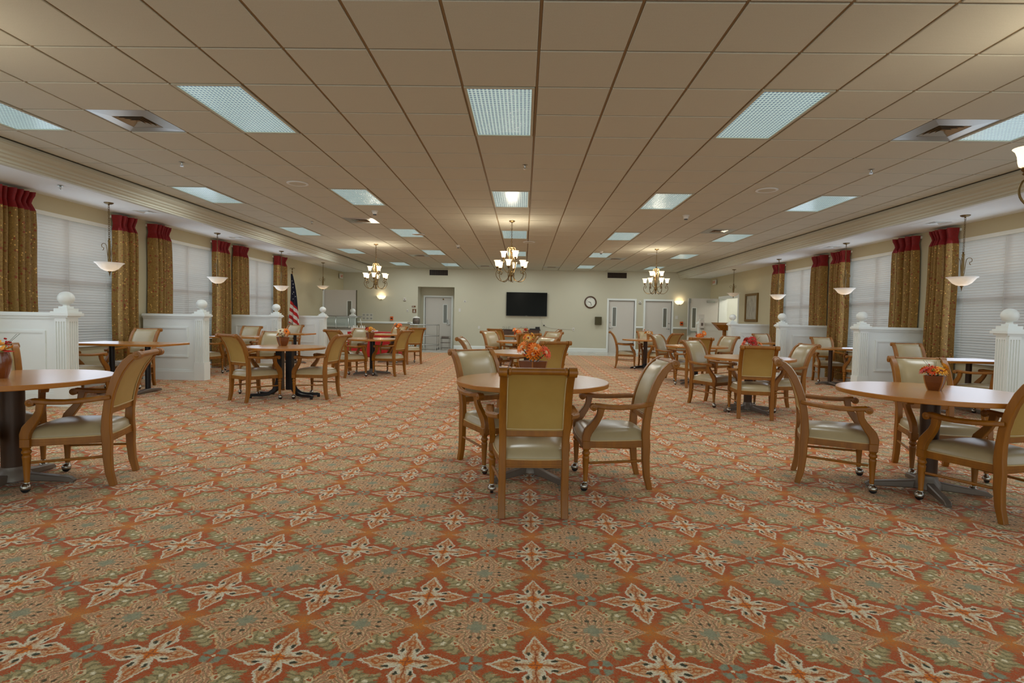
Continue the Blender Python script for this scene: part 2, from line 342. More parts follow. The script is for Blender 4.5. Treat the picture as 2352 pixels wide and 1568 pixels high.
# ------------------------------------------------------------------ mesh builder
class MB:
    def __init__(s): s.v = []; s.f = []; s.sm = []
    def add(s, vs, fs, smooth=False):
        o = len(s.v); s.v += [tuple(v) for v in vs]
        for f in fs: s.f.append(tuple(i + o for i in f)); s.sm.append(smooth)
    def box(s, x0, x1, y0, y1, z0, z1):
        vs = [(x, y, z) for z in (z0, z1) for x, y in ((x0, y0), (x1, y0), (x1, y1), (x0, y1))]
        s.add(vs, [(3, 2, 1, 0), (4, 5, 6, 7), (0, 1, 5, 4), (1, 2, 6, 5), (2, 3, 7, 6), (3, 0, 4, 7)]); return s
    def cbox(s, cx, cy, cz, sx, sy, sz): return s.box(cx - sx / 2, cx + sx / 2, cy - sy / 2, cy + sy / 2, cz - sz / 2, cz + sz / 2)
    def bevbox(s, x0, x1, y0, y1, z0, z1, c):
        # chamfered box (rings)
        def ring(z, i):
            return [(x0 + i, y0 + i, z), (x1 - i, y0 + i, z), (x1 - i, y1 - i, z), (x0 + i, y1 - i, z)]
        vs = ring(z0, c) + ring(z0 + c, 0) + ring(z1 - c, 0) + ring(z1, c)
        fs = [(3, 2, 1, 0), (12, 13, 14, 15)]
        for r in range(3):
            for i in range(4): fs.append((r * 4 + i, r * 4 + (i + 1) % 4, r * 4 + 4 + (i + 1) % 4, r * 4 + 4 + i))
        s.add(vs, fs); return s
    def lathe(s, prof, seg=16, axis='Z', at=(0, 0, 0), flute=None, cap=True, smooth=True):
        vs = []; n = len(prof)
        for (r, h) in prof:
            for k in range(seg):
                t = 2 * pi * k / seg; rr = r
                if flute and flute[0] <= h <= flute[1]: rr = r * (1 - (0.10 if k % 2 else 0))
                if axis == 'Z': p = (rr * cos(t), rr * sin(t), h)
                elif axis == 'X': p = (h, rr * cos(t), rr * sin(t))
                else: p = (rr * sin(t), h, rr * cos(t))
                vs.append((p[0] + at[0], p[1] + at[1], p[2] + at[2]))
        fs = [(i * seg + k, i * seg + (k + 1) % seg, (i + 1) * seg + (k + 1) % seg, (i + 1) * seg + k) for i in range(n - 1) for k in range(seg)]
        s.add(vs, fs, smooth)
        if cap:
            o = len(s.v) - n * seg
            s.f.append(tuple(o + k for k in reversed(range(seg)))); s.sm.append(False)
            s.f.append(tuple(o + (n - 1) * seg + k for k in range(seg))); s.sm.append(False)
        return s
    def tube(s, pts, r, seg=8, smooth=True, closed=False):
        pts = [Vector(p) for p in pts]; n = len(pts); rr = r if isinstance(r, (list, tuple)) else [r] * n
        ref = None; vs = []
        for i, p in enumerate(pts):
            if closed: t = (pts[(i + 1) % n] - pts[i - 1])
            else: t = (pts[min(i + 1, n - 1)] - pts[max(i - 1, 0)])
            t.normalize()
            if ref is None:
                ref = Vector((0, 0, 1)) if abs(t.z) < .9 else Vector((1, 0, 0))
            a = ref - t * ref.dot(t)
            if a.length < 1e-4: a = Vector((1, 0, 0)) - t * t.x
            a.normalize(); b = t.cross(a); ref = a
            for k in range(seg):
                w = 2 * pi * k / seg; vs.append(p + a * (rr[i] * cos(w)) + b * (rr[i] * sin(w)))
        m = n if closed else n - 1
        fs = [(i * seg + k, i * seg + (k + 1) % seg, ((i + 1) % n) * seg + (k + 1) % seg, ((i + 1) % n) * seg + k) for i in range(m) for k in range(seg)]
        o = len(s.v); s.add(vs, fs, smooth)
        if not closed:
            s.f.append(tuple(o + k for k in reversed(range(seg)))); s.sm.append(False)
            s.f.append(tuple(o + (n - 1) * seg + k for k in range(seg))); s.sm.append(False)
        return s
    def sweep(s, pts, hw, ht, side, ch=0.25):
        """rectangular chamfered section: half width hw along `side`, half thickness ht along normal"""
        pts = [Vector(p) for p in pts]; n = len(pts); side0 = Vector(side).normalized()
        hw = hw if isinstance(hw, (list, tuple)) else [hw] * n; ht = ht if isinstance(ht, (list, tuple)) else [ht] * n
        vs = []
        for i, p in enumerate(pts):
            t = (pts[min(i + 1, n - 1)] - pts[max(i - 1, 0)]).normalized()
            sd = (side0 - t * side0.dot(t)).normalized(); nn = t.cross(sd)
            a, b = hw[i], ht[i]; c = min(a, b) * ch
            for (u, w) in ((a - c, b), (-a + c, b), (-a, b - c), (-a, -b + c), (-a + c, -b), (a - c, -b), (a, -b + c), (a, b - c)):
                vs.append(p + sd * u + nn * w)
        fs = [(i * 8 + k, i * 8 + (k + 1) % 8, (i + 1) * 8 + (k + 1) % 8, (i + 1) * 8 + k) for i in range(n - 1) for k in range(8)]
        o = len(s.v); s.add(vs, fs, True)
        s.f.append(tuple(o + k for k in reversed(range(8)))); s.sm.append(False)
        s.f.append(tuple(o + (n - 1) * 8 + k for k in range(8))); s.sm.append(False)
        return s
    def profile(s, poly, axis, h0, h1, smooth=False):
        """extrude a closed 2D polygon: axis 'Y' -> poly in XZ ; 'X' -> poly in YZ ; 'Z' -> poly in XY"""
        n = len(poly)
        def p3(a, b, h): return {'Y': (a, h, b), 'X': (h, a, b), 'Z': (a, b, h)}[axis]
        vs = [p3(a, b, h0) for a, b in poly] + [p3(a, b, h1) for a, b in poly]
        fs = [(i, (i + 1) % n, n + (i + 1) % n, n + i) for i in range(n)]
        o = len(s.v); s.add(vs, fs, smooth)
        s.f.append(tuple(o + k for k in reversed(range(n)))); s.sm.append(False)
        s.f.append(tuple(o + n + k for k in range(n))); s.sm.append(False)
        return s
    def grid(s, fn, nu, nv, smooth=True):
        vs = [fn(i / nu, j / nv) for j in range(nv + 1) for i in range(nu + 1)]
        fs = [(j * (nu + 1) + i, j * (nu + 1) + i + 1, (j + 1) * (nu + 1) + i + 1, (j + 1) * (nu + 1) + i) for j in range(nv) for i in range(nu)]
        s.add(vs, fs, smooth); return s
    def mesh(s, name, m):
        me = bpy.data.meshes.new(name); me.from_pydata(s.v, [], s.f); me.materials.append(m)
        me.polygons.foreach_set('use_smooth', s.sm); me.update()
        if any(s.sm): me.set_sharp_from_angle(angle=rad(40))
        return me
    def obj(s, name, m, parent=None):
        o = bpy.data.objects.new(name, s.mesh(name, m)); COL.objects.link(o)
        if parent: o.parent = parent
        return o
def fixn(o):
    import bmesh
    bm = bmesh.new(); bm.from_mesh(o.data); bmesh.ops.recalc_face_normals(bm, faces=bm.faces); bm.to_mesh(o.data); bm.free(); return o
def spline(pts, n=4):
    P = [Vector(p) for p in pts]; out = []
    for i in range(len(P) - 1):
        a, b, c, d = P[max(i - 1, 0)], P[i], P[i + 1], P[min(i + 2, len(P) - 1)]
        for k in range(n):
            t = k / n; out.append(.5 * ((2 * b) + (c - a) * t + (2 * a - 5 * b + 4 * c - d) * t * t + (3 * b - a - 3 * c + d) * t ** 3))
    return out + [P[-1]]
def empty(name, loc=(0, 0, 0), rz=0):
    o = bpy.data.objects.new(name, None); COL.objects.link(o); o.location = loc; o.rotation_euler = (0, 0, rz); o.empty_display_size = .1
    return o
def tag(o, label, cat, group=None):
    o['label'] = label; o['category'] = cat
    if group: o['group'] = group
    return o
def struct(o, label=None):
    o['kind'] = 'structure'
    if label: o['label'] = label
    return o
def copy_tree(o, parent=None):
    c = o.copy(); COL.objects.link(c)
    if parent: c.parent = parent
    for ch in [x for x in KIDS.get(o.name, [])]: copy_tree(ch, c)
    return c
KIDS = {}
def index_kids(root):
    KIDS[root.name] = [o for o in bpy.data.objects if o.parent == root]
    for k in KIDS[root.name]: index_kids(k)
def text_mesh(txt, size, depth=0.002):
    cu = bpy.data.curves.new('letters', 'FONT'); cu.body = txt; cu.size = size; cu.extrude = depth
    cu.align_x = 'CENTER'; cu.align_y = 'CENTER'
    o = bpy.data.objects.new('letters', cu); COL.objects.link(o)
    dg = bpy.context.evaluated_depsgraph_get(); me = bpy.data.meshes.new_from_object(o.evaluated_get(dg))
    bpy.data.objects.remove(o); return me
def letters(name, txt, size, loc, rot, m, parent):
    me = text_mesh(txt, size); me.materials.clear(); me.materials.append(m)
    o = bpy.data.objects.new(name, me); COL.objects.link(o); o.location = loc; o.rotation_euler = rot; o.parent = parent; return o
exec_parts = []
del exec_parts
# ================================================================== ROOM SHELL
fl = MB().box(XL, XR, YB, 19.1, -0.1, 0.0).obj('floor', M['carpet']); struct(fl, 'rust and beige floral medallion carpet')
ts = MB().box(XL - .3, XR + 2.4, 19.1, 22.2, -0.1, 0.0).obj('floor', M['vct']); struct(ts, 'pale glossy tile strip along the far wall')

# back wall with recess and two door openings
DA = (3.30, 4.30); DB = (4.71, 5.73); DH = 2.02
w = MB()
w.box(XL - .3, -4.148, YW, YW + .12, 0, 3.3).box(-4.148, -2.715, YW, YW + .12, 2.418, 3.3)
w.box(-2.715, DA[0], YW, YW + .12, 0, 3.3).box(DA[0], DA[1], YW, YW + .12, DH, 3.3).box(DA[1], DB[0], YW, YW + .12, 0, 3.3)
w.box(DB[0], DB[1], YW, YW + .12, DH, 3.3).box(DB[1], XR + .2, YW, YW + .12, 0, 3.3)
# recess
w.box(-4.268, -4.148, YW + .12, 22.1, 0, 2.538).box(-2.715, -2.595, YW + .12, 22.1, 0, 2.538).box(-4.268, -2.595, YW + .12, 22.2, 2.418, 2.538)
w.box(-4.268, -3.99, 22.1, 22.2, 0, 2.418).box(-2.93, -2.595, 22.1, 22.2, 0, 2.418).box(-3.99, -2.93, 22.1, 22.2, 2.04, 2.418)
w.box(DA[0] - .2, DB[1] + .2, YW + .12, YW + .16, 0, 2.3).box(-4.1, -2.8, 22.2, 22.24, 0, 2.3)  # unseen backing added behind the doors to block sky light through the gaps
wb = struct(w.obj('wall_back', M['wall']), 'cream far wall')
MB().box(XL, -4.148, YW - .012, YW, .14, .95).box(DA[1] + .07, DB[0] - .07, YW - .012, YW, .14, .95).box(DB[1] + .07, XR, YW - .012, YW, .14, .95).obj('dado_panel', M['wall_low'], wb)
struct(MB().profile([(YW, .95), (YW - .03, .955), (YW - .045, .99), (YW - .03, 1.02), (YW, 1.03)], 'X', XL, -4.148).profile([(YW, .95), (YW - .03, .955), (YW - .045, .99), (YW - .03, 1.02), (YW, 1.03)], 'X', DA[1] + .07, DB[0] - .07).profile([(YW, .95), (YW - .03, .955), (YW - .045, .99), (YW - .03, 1.02), (YW, 1.03)], 'X', DB[1] + .07, XR - .01).obj('trim_1', M['white']), 'white chair rail on the far wall')
def baseb(x0, x1, y, sgn=-1, mb=None):
    mb.profile([(y, 0), (y + sgn * .02, 0), (y + sgn * .02, .12), (y + sgn * .008, .145), (y, .145)], 'X', x0, x1)
b = MB()
for x0, x1 in ((XL, -4.148), (-2.715, DA[0] - .07), (DA[1] + .07, DB[0] - .07), (DB[1] + .07, XR)): baseb(x0, x1, YW, -1, b)
struct(fixn(b.obj('baseboard_back', M['white'])), 'white baseboard of the far wall')

WW = 1.06; SILL = .70; HEAD = 2.70
def side_wall(name, x, sg, openings):
    """sg=-1 left wall (solid outwards to -x), +1 right"""
    m = MB(); a, b_ = (x - .25, x) if sg < 0 else (x, x + .25)
    ys = [YB]
    for (y0, y1, z0, z1) in openings:
        m.box(a, b_, ys[-1], y0, 0, 3.3)
        if z0 > 0: m.box(a, b_, y0, y1, 0, z0)
        m.box(a, b_, y0, y1, z1, 3.3); ys.append(y1)
    m.box(a, b_, ys[-1], YW, 0, 3.3)
    return struct(m.obj(name, M['wall_side']), 'beige window wall')
ops = [(y - WW, y + WW, SILL, HEAD) for y in WINY_ALL]
side_wall('wall_left', XL, -1, ops)
side_wall('wall_right', XR, 1, ops + [(18.55, 20.32, 0, 2.12)])
for nm, x, sg in (('baseboard_left', XL, 1), ('baseboard_right', XR, -1)):
    m = MB(); P_ = [(x, 0), (x + sg * .02, 0), (x + sg * .02, .12), (x + sg * .008, .145), (x, .145)]
    m.profile(P_, 'Y', YB, 18.5 if sg < 0 else YW)
    struct(fixn(m.obj(nm, M['white'])), 'white baseboard of the window wall')
# no end wall behind the viewer: left out so world light fills the hall

# windows with individual blind slats
slat_bm = MB().profile([(-.025, 0), (-.012, .0032), (.012, .0032), (.025, 0), (.012, .0012), (-.012, .0012)], 'Y', -WW + .02, WW - .02)
slat_me = slat_bm.mesh('slat', M['slat'])
wn = 0
for sg, x in ((-1, XL), (1, XR)):
    for i, y in enumerate(WINY_ALL):
        wn += 1
        e = struct(empty('window_%d' % wn, (x, y, SILL)), 'tall window with closed white horizontal blinds'); 
        H = HEAD - SILL; f = MB(); o0, o1 = sorted((sg * .10, sg * .16))
        for (ya, yb, za, zb) in ((-WW, -WW + .05, 0, H), (WW - .05, WW, 0, H), (-WW, WW, 0, .05), (-WW, WW, H - .05, H), (-.025, .025, 0, H), (-WW, WW, H / 2 - .03, H / 2 + .03)):
            f.box(o0, o1, ya, yb, za, zb)
        f.obj('window_frame', M['white'], e)
        g0, g1 = sorted((sg * .125, sg * .131))
        MB().box(g0, g1, -WW + .05, WW - .05, .05, H - .05).obj('pane', M['glass'], e)
        s0, s1 = sorted((-sg * .05, sg * .10))
        MB().box(s0, s1, -WW - .03, WW + .03, -.035, 0).obj('window_sill', M['white'], e)
        h0, h1 = sorted((sg * .0, sg * .06))
        MB().box(h0, h1, -WW + .01, WW - .01, H - .06, H).obj('headrail', M['white'], e)
        n = 46
        tl = rad(55)
        for k in range(n):
            o = bpy.data.objects.new('slat', slat_me); COL.objects.link(o); o.parent = e
            o.location = (sg * .035, 0, .012 + k * (H - .075) / (n - 1)); o.rotation_euler = (0, tl * sg + rnd.uniform(-.05, .05), 0)
        cb = MB()
        for yy in (-.75, -.0, .75): cb.tube([(sg * .004, yy, 0), (sg * .004, yy, H - .05)], .0016, 5)
        cb.obj('ladder_cord', M['paper'], e)
# outdoors seen through the gaps
struct(MB().box(-30, XL - .5, -12, 34, -.6, -.5).box(XR + .5, 30, -12, 17, -.6, -.5).obj('trim_4', M['ground']), 'pale paving outside the windows')
for sg in (-1, 1):
    m = MB(); rr_ = random.Random(5)
    m.grid(lambda u, v: (sg * (9.4 - .9 * sin(pi * v) * (1 + .25 * sin(u * 40) + .15 * sin(u * 93 + v * 9)) + 1.2 * v), -3 + u * 18, -.5 + 1.5 * sin(v * pi / 2) + .12 * sin(u * 61)), 120, 10)
    t = m.obj('garden_hedge', M['outside']); tag(t, 'green hedge outside behind the %s windows, dimly seen between the blind slats' % ('left' if sg < 0 else 'right'), 'hedge')

# ------------------------------------------------------------------ ceiling tiles
T = .6096; X0 = .11798 * T; Y0 = 6.479 * T
XBL, XBR = -5.78, 5.88
ceil = struct(MB().box(-6.2, 6.3, YB, YW, ZC + .012, ZC + .10).obj('ceiling', M['tee']), 'suspended ceiling of white tiles in a metal grid')
LIGHTS = [(-1, r) for r in (1, 7, 13, 19, 25)] + [(-5, r) for r in (1, 7, 13, 19, 25)] + [(3, r) for r in (1, 7, 13, 19, 25)] + \
         [(-9, r) for r in (1, 7, 13, 19)] + [(-8, 25)] + [(7, r) for r in (1, 7, 13, 19)] + [(7, 25)]
VENTS = [(-7, 2), (6, 2), (-6, 11), (6, 12), (-6, 21), (4, 21), (-3, 26), (1, 26)]
skip = set()
for c, r in LIGHTS: skip |= {(c, r), (c, r + 1)}
for c, r in VENTS: skip.add((c, r))
G_ = .011
tile_me = MB().bevbox(G_, T - G_, G_, T - G_, 0, .016, .004).mesh('tile', M['tile'])
cells = []
for r in range(-12, 29):
    for c in range(-10, 10):
        if (c, r) in skip: continue
        xa, xb = (c * T + X0), ((c + 1) * T + X0); ya, yb = r * T + Y0, (r + 1) * T + Y0
        if xb <= XBL + .02 or xa >= XBR - .02 or ya >= YW: continue
        cells.append((c, r, max(xa, XBL), min(xb, XBR), ya, min(yb, YW)))
near = [q for q in cells if q[1] >= -1]; near.sort(key=lambda q: q[1])
solo = set((q[0], q[1]) for q in near[:296])
rest = MB()
for (c, r, xa, xb, ya, yb) in cells:
    full = abs((xb - xa) - T) < 1e-3 and abs((yb - ya) - T) < 1e-3
    if (c, r) in solo:
        if full:
            o = bpy.data.objects.new('tile', tile_me); COL.objects.link(o); o.parent = ceil; o.location = (xa, ya, ZC - .006 + rnd.uniform(0, .0015))
        else:
            MB().bevbox(xa + G_, xb - G_, ya + G_, yb - G_, ZC - .006, ZC + .01, .004).obj('tile', M['tile'], ceil)
    else: rest.bevbox(xa + G_, xb - G_, ya + G_, yb - G_, ZC - .006, ZC + .01, .004)
o = rest.obj('distant_tiles', M['tile'], ceil); o['kind'] = 'stuff'
tee = MB()
for c in range(-9, 11):
    x = c * T + X0
    if XBL < x < XBR: tee.box(x - .009, x + .009, YB, YW, ZC + .004, ZC + .013)
for r in range(-12, 29):
    y = r * T + Y0
    if y < YW: tee.box(XBL, XBR, y - .009, y + .009, ZC + .005, ZC + .013)
tee.obj('grid_tee', M['tee'], ceil)
# bay ceilings and dropped beams with stepped crown
struct(MB().box(XL - .1, -5.9, YB, YW, ZB, ZB + .06).obj('ceiling', M['soffit']), 'smooth white lower ceiling over the left booths')
struct(MB().box(6.0, XR + .1, YB, YW, ZB, ZB + .06).obj('ceiling', M['soffit']), 'smooth white lower ceiling over the right booths')
CP = [(.012, ZC - .012), (.012, ZC - .034), (.0, ZC - .034), (.0, ZC - .055), (.012, ZC - .062), (.012, ZC - .080), (.030, ZC - .105), (.052, ZC - .122), (.058, ZC - .132), (.058, ZC - .150), (.076, ZC - .164), (.084, ZC - .188), (.106, ZC - .206), (.106, ZC - .232), (.118, ZC - .240), (.118, ZC - .262), (.19, ZC - .262), (.19, ZC - .012)]
fixn(struct(MB().profile([(XBL - a, z) for a, z in CP], 'Y', YB, YW).obj('trim_2', M['crown']), 'cream crown moulding along the left beam'))
fixn(struct(MB().profile([(XBR + a, z) for a, z in CP], 'Y', YB, YW).obj('trim_3', M['crown']), 'cream crown moulding along the right beam'))

# ------------------------------------------------------------------ ceiling lights (troffers)
def troffer():
    e = empty('ceiling_light')
    f = MB(); w2, l2 = T - .016, 2 * T - .016; b_ = .022
    f.box(.008, w2, .008, .008 + b_, -.010, .012).box(.008, w2, l2 - b_, l2, -.010, .012).box(.008, .008 + b_, .008 + b_, l2 - b_, -.010, .012).box(w2 - b_, w2, .008 + b_, l2 - b_, -.010, .012)
    f.obj('frame', M['crown'], e)
    MB().box(.032, w2 - .024, .032, l2 - .024, -.002, .004).obj('lens', M['lens'], e)
    return e
tr0 = None
rowname = {1: 'nearest row', 7: 'second row', 13: 'third row', 19: 'fourth row', 25: 'farthest row'}
colname = {-1: 'centre line of the ceiling', -5: 'line left of centre', 3: 'line right of centre', -9: 'leftmost line by the beam', -8: 'leftmost line by the beam', 7: 'rightmost line by the beam'}
for c, r in LIGHTS:
    if tr0 is None: t = tr0 = troffer(); index_kids(t)
    else: t = copy_tree(tr0)
    t.location = (c * T + X0, r * T + Y0, ZC)
    area('troffer_fill', (c * T + X0 + T / 2, r * T + Y0 + T, ZC - .014), (0, 0, 0), .52, 1.12, TROF, (0.90, 0.98, 1.0))  # area lamp added below the lens to light the room, hidden from camera
    tag(t, 'rectangular prismatic ceiling light, %s, %s' % (rowname[r], colname[c]), 'ceiling light', 'prismatic lights in the tiled ceiling')
# air diffusers
def diffuser(size=T, bay=False):
    e = empty('ceiling_vent'); h = size / 2 - .006
    f = MB()
    f.add([(-h, -h, 0), (h, -h, 0), (h, h, 0), (-h, h, 0), (-h * .52, -h * .52, -.008), (h * .52, -h * .52, -.008), (h * .52, h * .52, -.008), (-h * .52, h * .52, -.008)],
          [(0, 1, 5, 4), (1, 2, 6, 5), (2, 3, 7, 6), (3, 0, 4, 7)])
    for s in ((-h, h, -h, -h + .004), (-h, h, h - .004, h), (-h, -h + .004, -h, h), (h - .004, h, -h, h)): f.box(s[0], s[1], s[2], s[3], -.001, .01)
    f.obj('frame', M['steel'] if not bay else M['soffit'], e)
    MB().box(-h * .55, h * .55, -h * .55, h * .55, .03, .035).obj('duct', M['dark'], e)
    for k in range(4):
        a = h * (.50 - k * .115); b_ = a - .016
        l = MB()
        l.add([(-a, -a, -.008), (a, -a, -.008), (a, a, -.008), (-a, a, -.008), (-b_, -b_, .016), (b_, -b_, .016), (b_, b_, .016), (-b_, b_, .016)], [(0, 1, 5, 4), (1, 2, 6, 5), (2, 3, 7, 6), (3, 0, 4, 7)])
        l.obj('louver', M['steel'] if not bay else M['soffit'], e)
    return e
v0 = diffuser(); index_kids(v0)
vl = {(-7, 2): 'square metal air vent in the ceiling near the upper left corner', (6, 2): 'square metal air vent in the ceiling near the upper right corner', (-6, 11): 'square air vent in the ceiling left of centre, mid room',
      (6, 12): 'square air vent in the ceiling right side, mid room', (-6, 21): 'small far ceiling vent left of centre', (4, 21): 'far ceiling vent behind the right chandelier', (-3, 26): 'ceiling vent by the far wall left of the television', (1, 26): 'ceiling vent by the far wall above the clock'}
for i, (c, r) in enumerate(VENTS):
    v = v0 if i == 0 else copy_tree(v0)
    v.location = ((c + .5) * T + X0, (r + .5) * T + Y0, ZC + .002); tag(v, vl[(c, r)], 'air vent', 'square air vents in the tiled ceiling')
vb = diffuser(.58, True); index_kids(vb)
for i, (x, y) in enumerate([(-6.38, 9.15), (-6.4, 12.1), (-6.4, 15.1), (6.68, 9.1), (6.68, 12.1)]):
    v = vb if i == 0 else copy_tree(vb)
    v.location = (x, y, ZB - .002); tag(v, 'white air vent in the lower ceiling of the %s side, %s from the viewer' % ('left' if x < 0 else 'right', ['nearest', 'second', 'third', 'nearest', 'second'][i]), 'air vent', 'white vents over the booths')
# speakers, sprinklers, sensors
sp = empty('ceiling_speaker'); MB().lathe([(.15, 0), (.15, -.008), (.13, -.014), (.118, -.010), (.118, -.004)], 28).obj('ring', M['soffit'], sp)
MB().lathe([(.117, -.002), (.117, -.008), (.0001, -.009)], 28).obj('grille', M['crown'], sp); index_kids(sp)
for i, (x, y, d) in enumerate([(-3.3, 7.92, 'left of centre'), (3.42, 7.93, 'right of centre'), (-2.45, 12.6, 'left, beyond the near chandelier'), (.1, 13.6, 'on the centre line behind the chandelier'), (3.6, 15.6, 'right, beyond the right chandelier')]):
    s = sp if i == 0 else copy_tree(sp); s.location = (x, y, ZC - .007); tag(s, 'round white ceiling speaker, ' + d, 'speaker', 'round ceiling speakers')
sk = empty('sprinkler'); MB().lathe([(.035, 0), (.035, -.004), (.012, -.012), (.008, -.035), (.02, -.036), (.02, -.039)], 14).obj('body', M['steel'], sk)
MB().lathe([(.004, -.039), (.004, -.052), (.022, -.053), (.022, -.055)], 12).obj('deflector', M['chrome'], sk); index_kids(sk)
for i, (x, y, z, d) in enumerate([(-4.35, 6.9, ZC, 'near left part'), (4.19, 6.82, ZC, 'near right part'), (-.02, 6.83, ZC, 'centre line between the first two lights'), (-4.33, 11.1, ZC, 'left part beside the vent'), (-6.3, 7.35, ZB, 'lower left ceiling'), (6.6, 7.3, ZB, 'lower right ceiling')]):
    s = sk if i == 0 else copy_tree(sk); s.location = (x, y, z - .004); tag(s, 'small metal fire sprinkler in the ceiling, ' + d, 'sprinkler', 'ceiling sprinklers')
sm = empty('smoke_detector'); MB().lathe([(.06, 0), (.06, -.015), (.045, -.02), (.042, -.055), (.03, -.065)], 18).obj('body', M['pale'], sm)
MB().lathe([(.032, -.062), (.030, -.078), (.0001, -.082)], 14).obj('lens_dome', M['black'], sm); index_kids(sm)
for i, (x, y, d) in enumerate([(-2.72, 9.9, 'left of centre'), (2.86, 9.9, 'right of centre'), (-1.75, 14.4, 'far left of centre'), (2.1, 15.2, 'far right of centre')]):
    s = sm if i == 0 else copy_tree(sm); s.location = (x, y, ZC - .005); tag(s, 'small dome sensor under the ceiling, ' + d, 'sensor', 'ceiling dome sensors')

# ------------------------------------------------------------------ doors
def door_leaf(name, w, h, hinge_left, label, vis=(.16, .30), lever=True, closer=False):
    """leaf in local XZ, origin bottom left, front at y=0 facing -y"""
    e = empty(name); struct(e, label)
    m = MB(); vx0 = w - .30 if hinge_left else .16; vx1 = vx0 + .13; vz0, vz1 = 1.02, 1.74
    for (a, b_, c, d) in ((0, vx0, 0, h), (vx1, w, 0, h), (vx0, vx1, 0, vz0), (vx0, vx1, vz1, h)): m.box(a, b_, 0, .045, c, d)
    m.obj('leaf', M['door'], e)
    MB().box(vx0, vx1, .018, .026, vz0, vz1).obj('vision_pane', M['pane'], e)
    f = MB()
    for (a, b_, c, d) in ((vx0 - .025, vx0, vz0 - .025, vz1 + .025), (vx1, vx1 + .025, vz0 - .025, vz1 + .025), (vx0, vx1, vz0 - .025, vz0), (vx0, vx1, vz1, vz1 + .025)): f.box(a, b_, -.008, 0, c, d)
    f.obj('vision_frame', M['white'], e)
    hx = w - .07 if hinge_left else .07
    if lever:
        MB().lathe([(.028, 0), (.028, -.012), (.012, -.02), (.012, -.05)], 12, 'Y', (hx, 0, .95)).tube([(hx, -.045, .95), (hx + (-.11 if hinge_left else .11), -.045, .945)], .009, 8).obj('lever_handle', M['steel'], e)
        MB().lathe([(.025, 0), (.022, -.018)], 12, 'Y', (hx, 0, 1.16)).obj('deadbolt', M['steel'], e)
    return e
def frame_for(x0, x1, h, y, parent=None, wd=.07, nm='door_frame'):
    f = MB(); f.box(x0 - wd, x0, y - .02, y + .10, 0, h + wd).box(x1, x1 + wd, y - .02, y + .10, 0, h + wd).box(x0, x1, y - .02, y + .10, h, h + wd)
    return f
dA = door_leaf('door_1', DA[1] - DA[0] - .01, DH - .01, False, 'white door with narrow window, left of the pair beside the clock'); dA.location = (DA[0] + .005, YW + .05, 0)
o = frame_for(DA[0], DA[1], DH, YW).obj('door_frame', M['white'], dA); o.location = (-DA[0] - .005, -YW - .05, 0)
dB = door_leaf('door_2', DB[1] - DB[0] - .01, DH - .01, True, 'white door with narrow window, right of the pair beside the clock'); dB.location = (DB[0] + .005, YW + .05, 0)
o = frame_for(DB[0], DB[1], DH, YW).obj('door_frame', M['white'], dB); o.location = (-DB[0] - .005, -YW - .05, 0)
dC = door_leaf('door_3', 1.04, 2.03, True, 'grey white door inside the wall recess'); dC.location = (-3.98, 22.13, 0)
o = frame_for(-3.99, -2.93, 2.04, 22.1).obj('door_frame', M['white'], dC); o.location = (3.98, -22.13, 0)
MB().box(.88, .98, -.008, 0, .98, 1.14).obj('push_plate', M['steel'], dC)
MB().lathe([(.03, 0), (.03, -.03), (.0001, -.035)], 12, 'Y', (.72, 0, 1.97)).obj('closer_knob', M['bronze'], dC)
# open leaf on the right with panic hardware
dD = door_leaf('door_4', 1.10, 2.10, False, 'white door leaf standing open in front of the far right corner', lever=False); dD.location = (6.05, 20.30, .01)
MB().box(.02, .07, -.03, 0, .80, 2.09).box(.005, .09, -.05, 0, 1.92, 2.09).obj('vertical_rod', M['steel'], dD)
MB().box(.0, .09, -.07, 0, .74, .96).box(.09, 1.0, -.07, -.02, .84, .90).obj('panic_bar', M['steel'], dD)
MB().box(.68, .96, -.06, 0, 1.95, 2.02).obj('door_closer', M['steel'], dD)
# frame of the right opening + far leaf beyond
fr = MB(); 
for (y0, y1, z0, z1) in ((18.48, 18.57, 0, 2.19), (20.30, 20.39, 0, 2.19), (18.57, 20.30, 2.10, 2.19)): fr.box(XR - .02, XR + .27, y0, y1, z0, z1)
struct(fr.obj('trim_5', M['white']), 'white frame of the open doorway on the right wall')
hall = MB().box(XR + .25, 9.6, 17.4, 17.5, 0, 2.9).box(XR + .25, 9.6, 21.4, 21.5, 0, 2.9).box(9.5, 9.6, 17.5, 21.4, 0, 2.9).box(XR + .25, 9.6, 17.4, 21.5, 2.8, 2.9).obj('wall_hall', M['white'])
struct(hall, 'pale hallway beyond the right doorway')
struct(MB().box(XR + .25, 9.6, 17.4, 19.1, -.1, 0).obj('floor', M['vct']), 'hallway floor')
point('hall_fill', (8.4, 19.4, 2.5), 48, .15, (1, .93, .82))  # unseen point light added to brighten the hallway
# open leaf on the left
dE = door_leaf('door_5', 1.14, 2.13, True, 'white door leaf standing open at the far left, dark edge', lever=False); dE.location = (-7.07, 19.25, .01)
MB().box(1.14, 1.165, -.005, .05, 0, 2.13).obj('dark_edge', M['box_brown'], dE)
fr = MB().box(XL - .0, XL + .03, 19.12, 19.22, 0, 2.2).box(XL, XL + .03, 20.4, 20.5, 0, 2.2); struct(fr.obj('trim_6', M['white']), 'white door casing on the left wall')

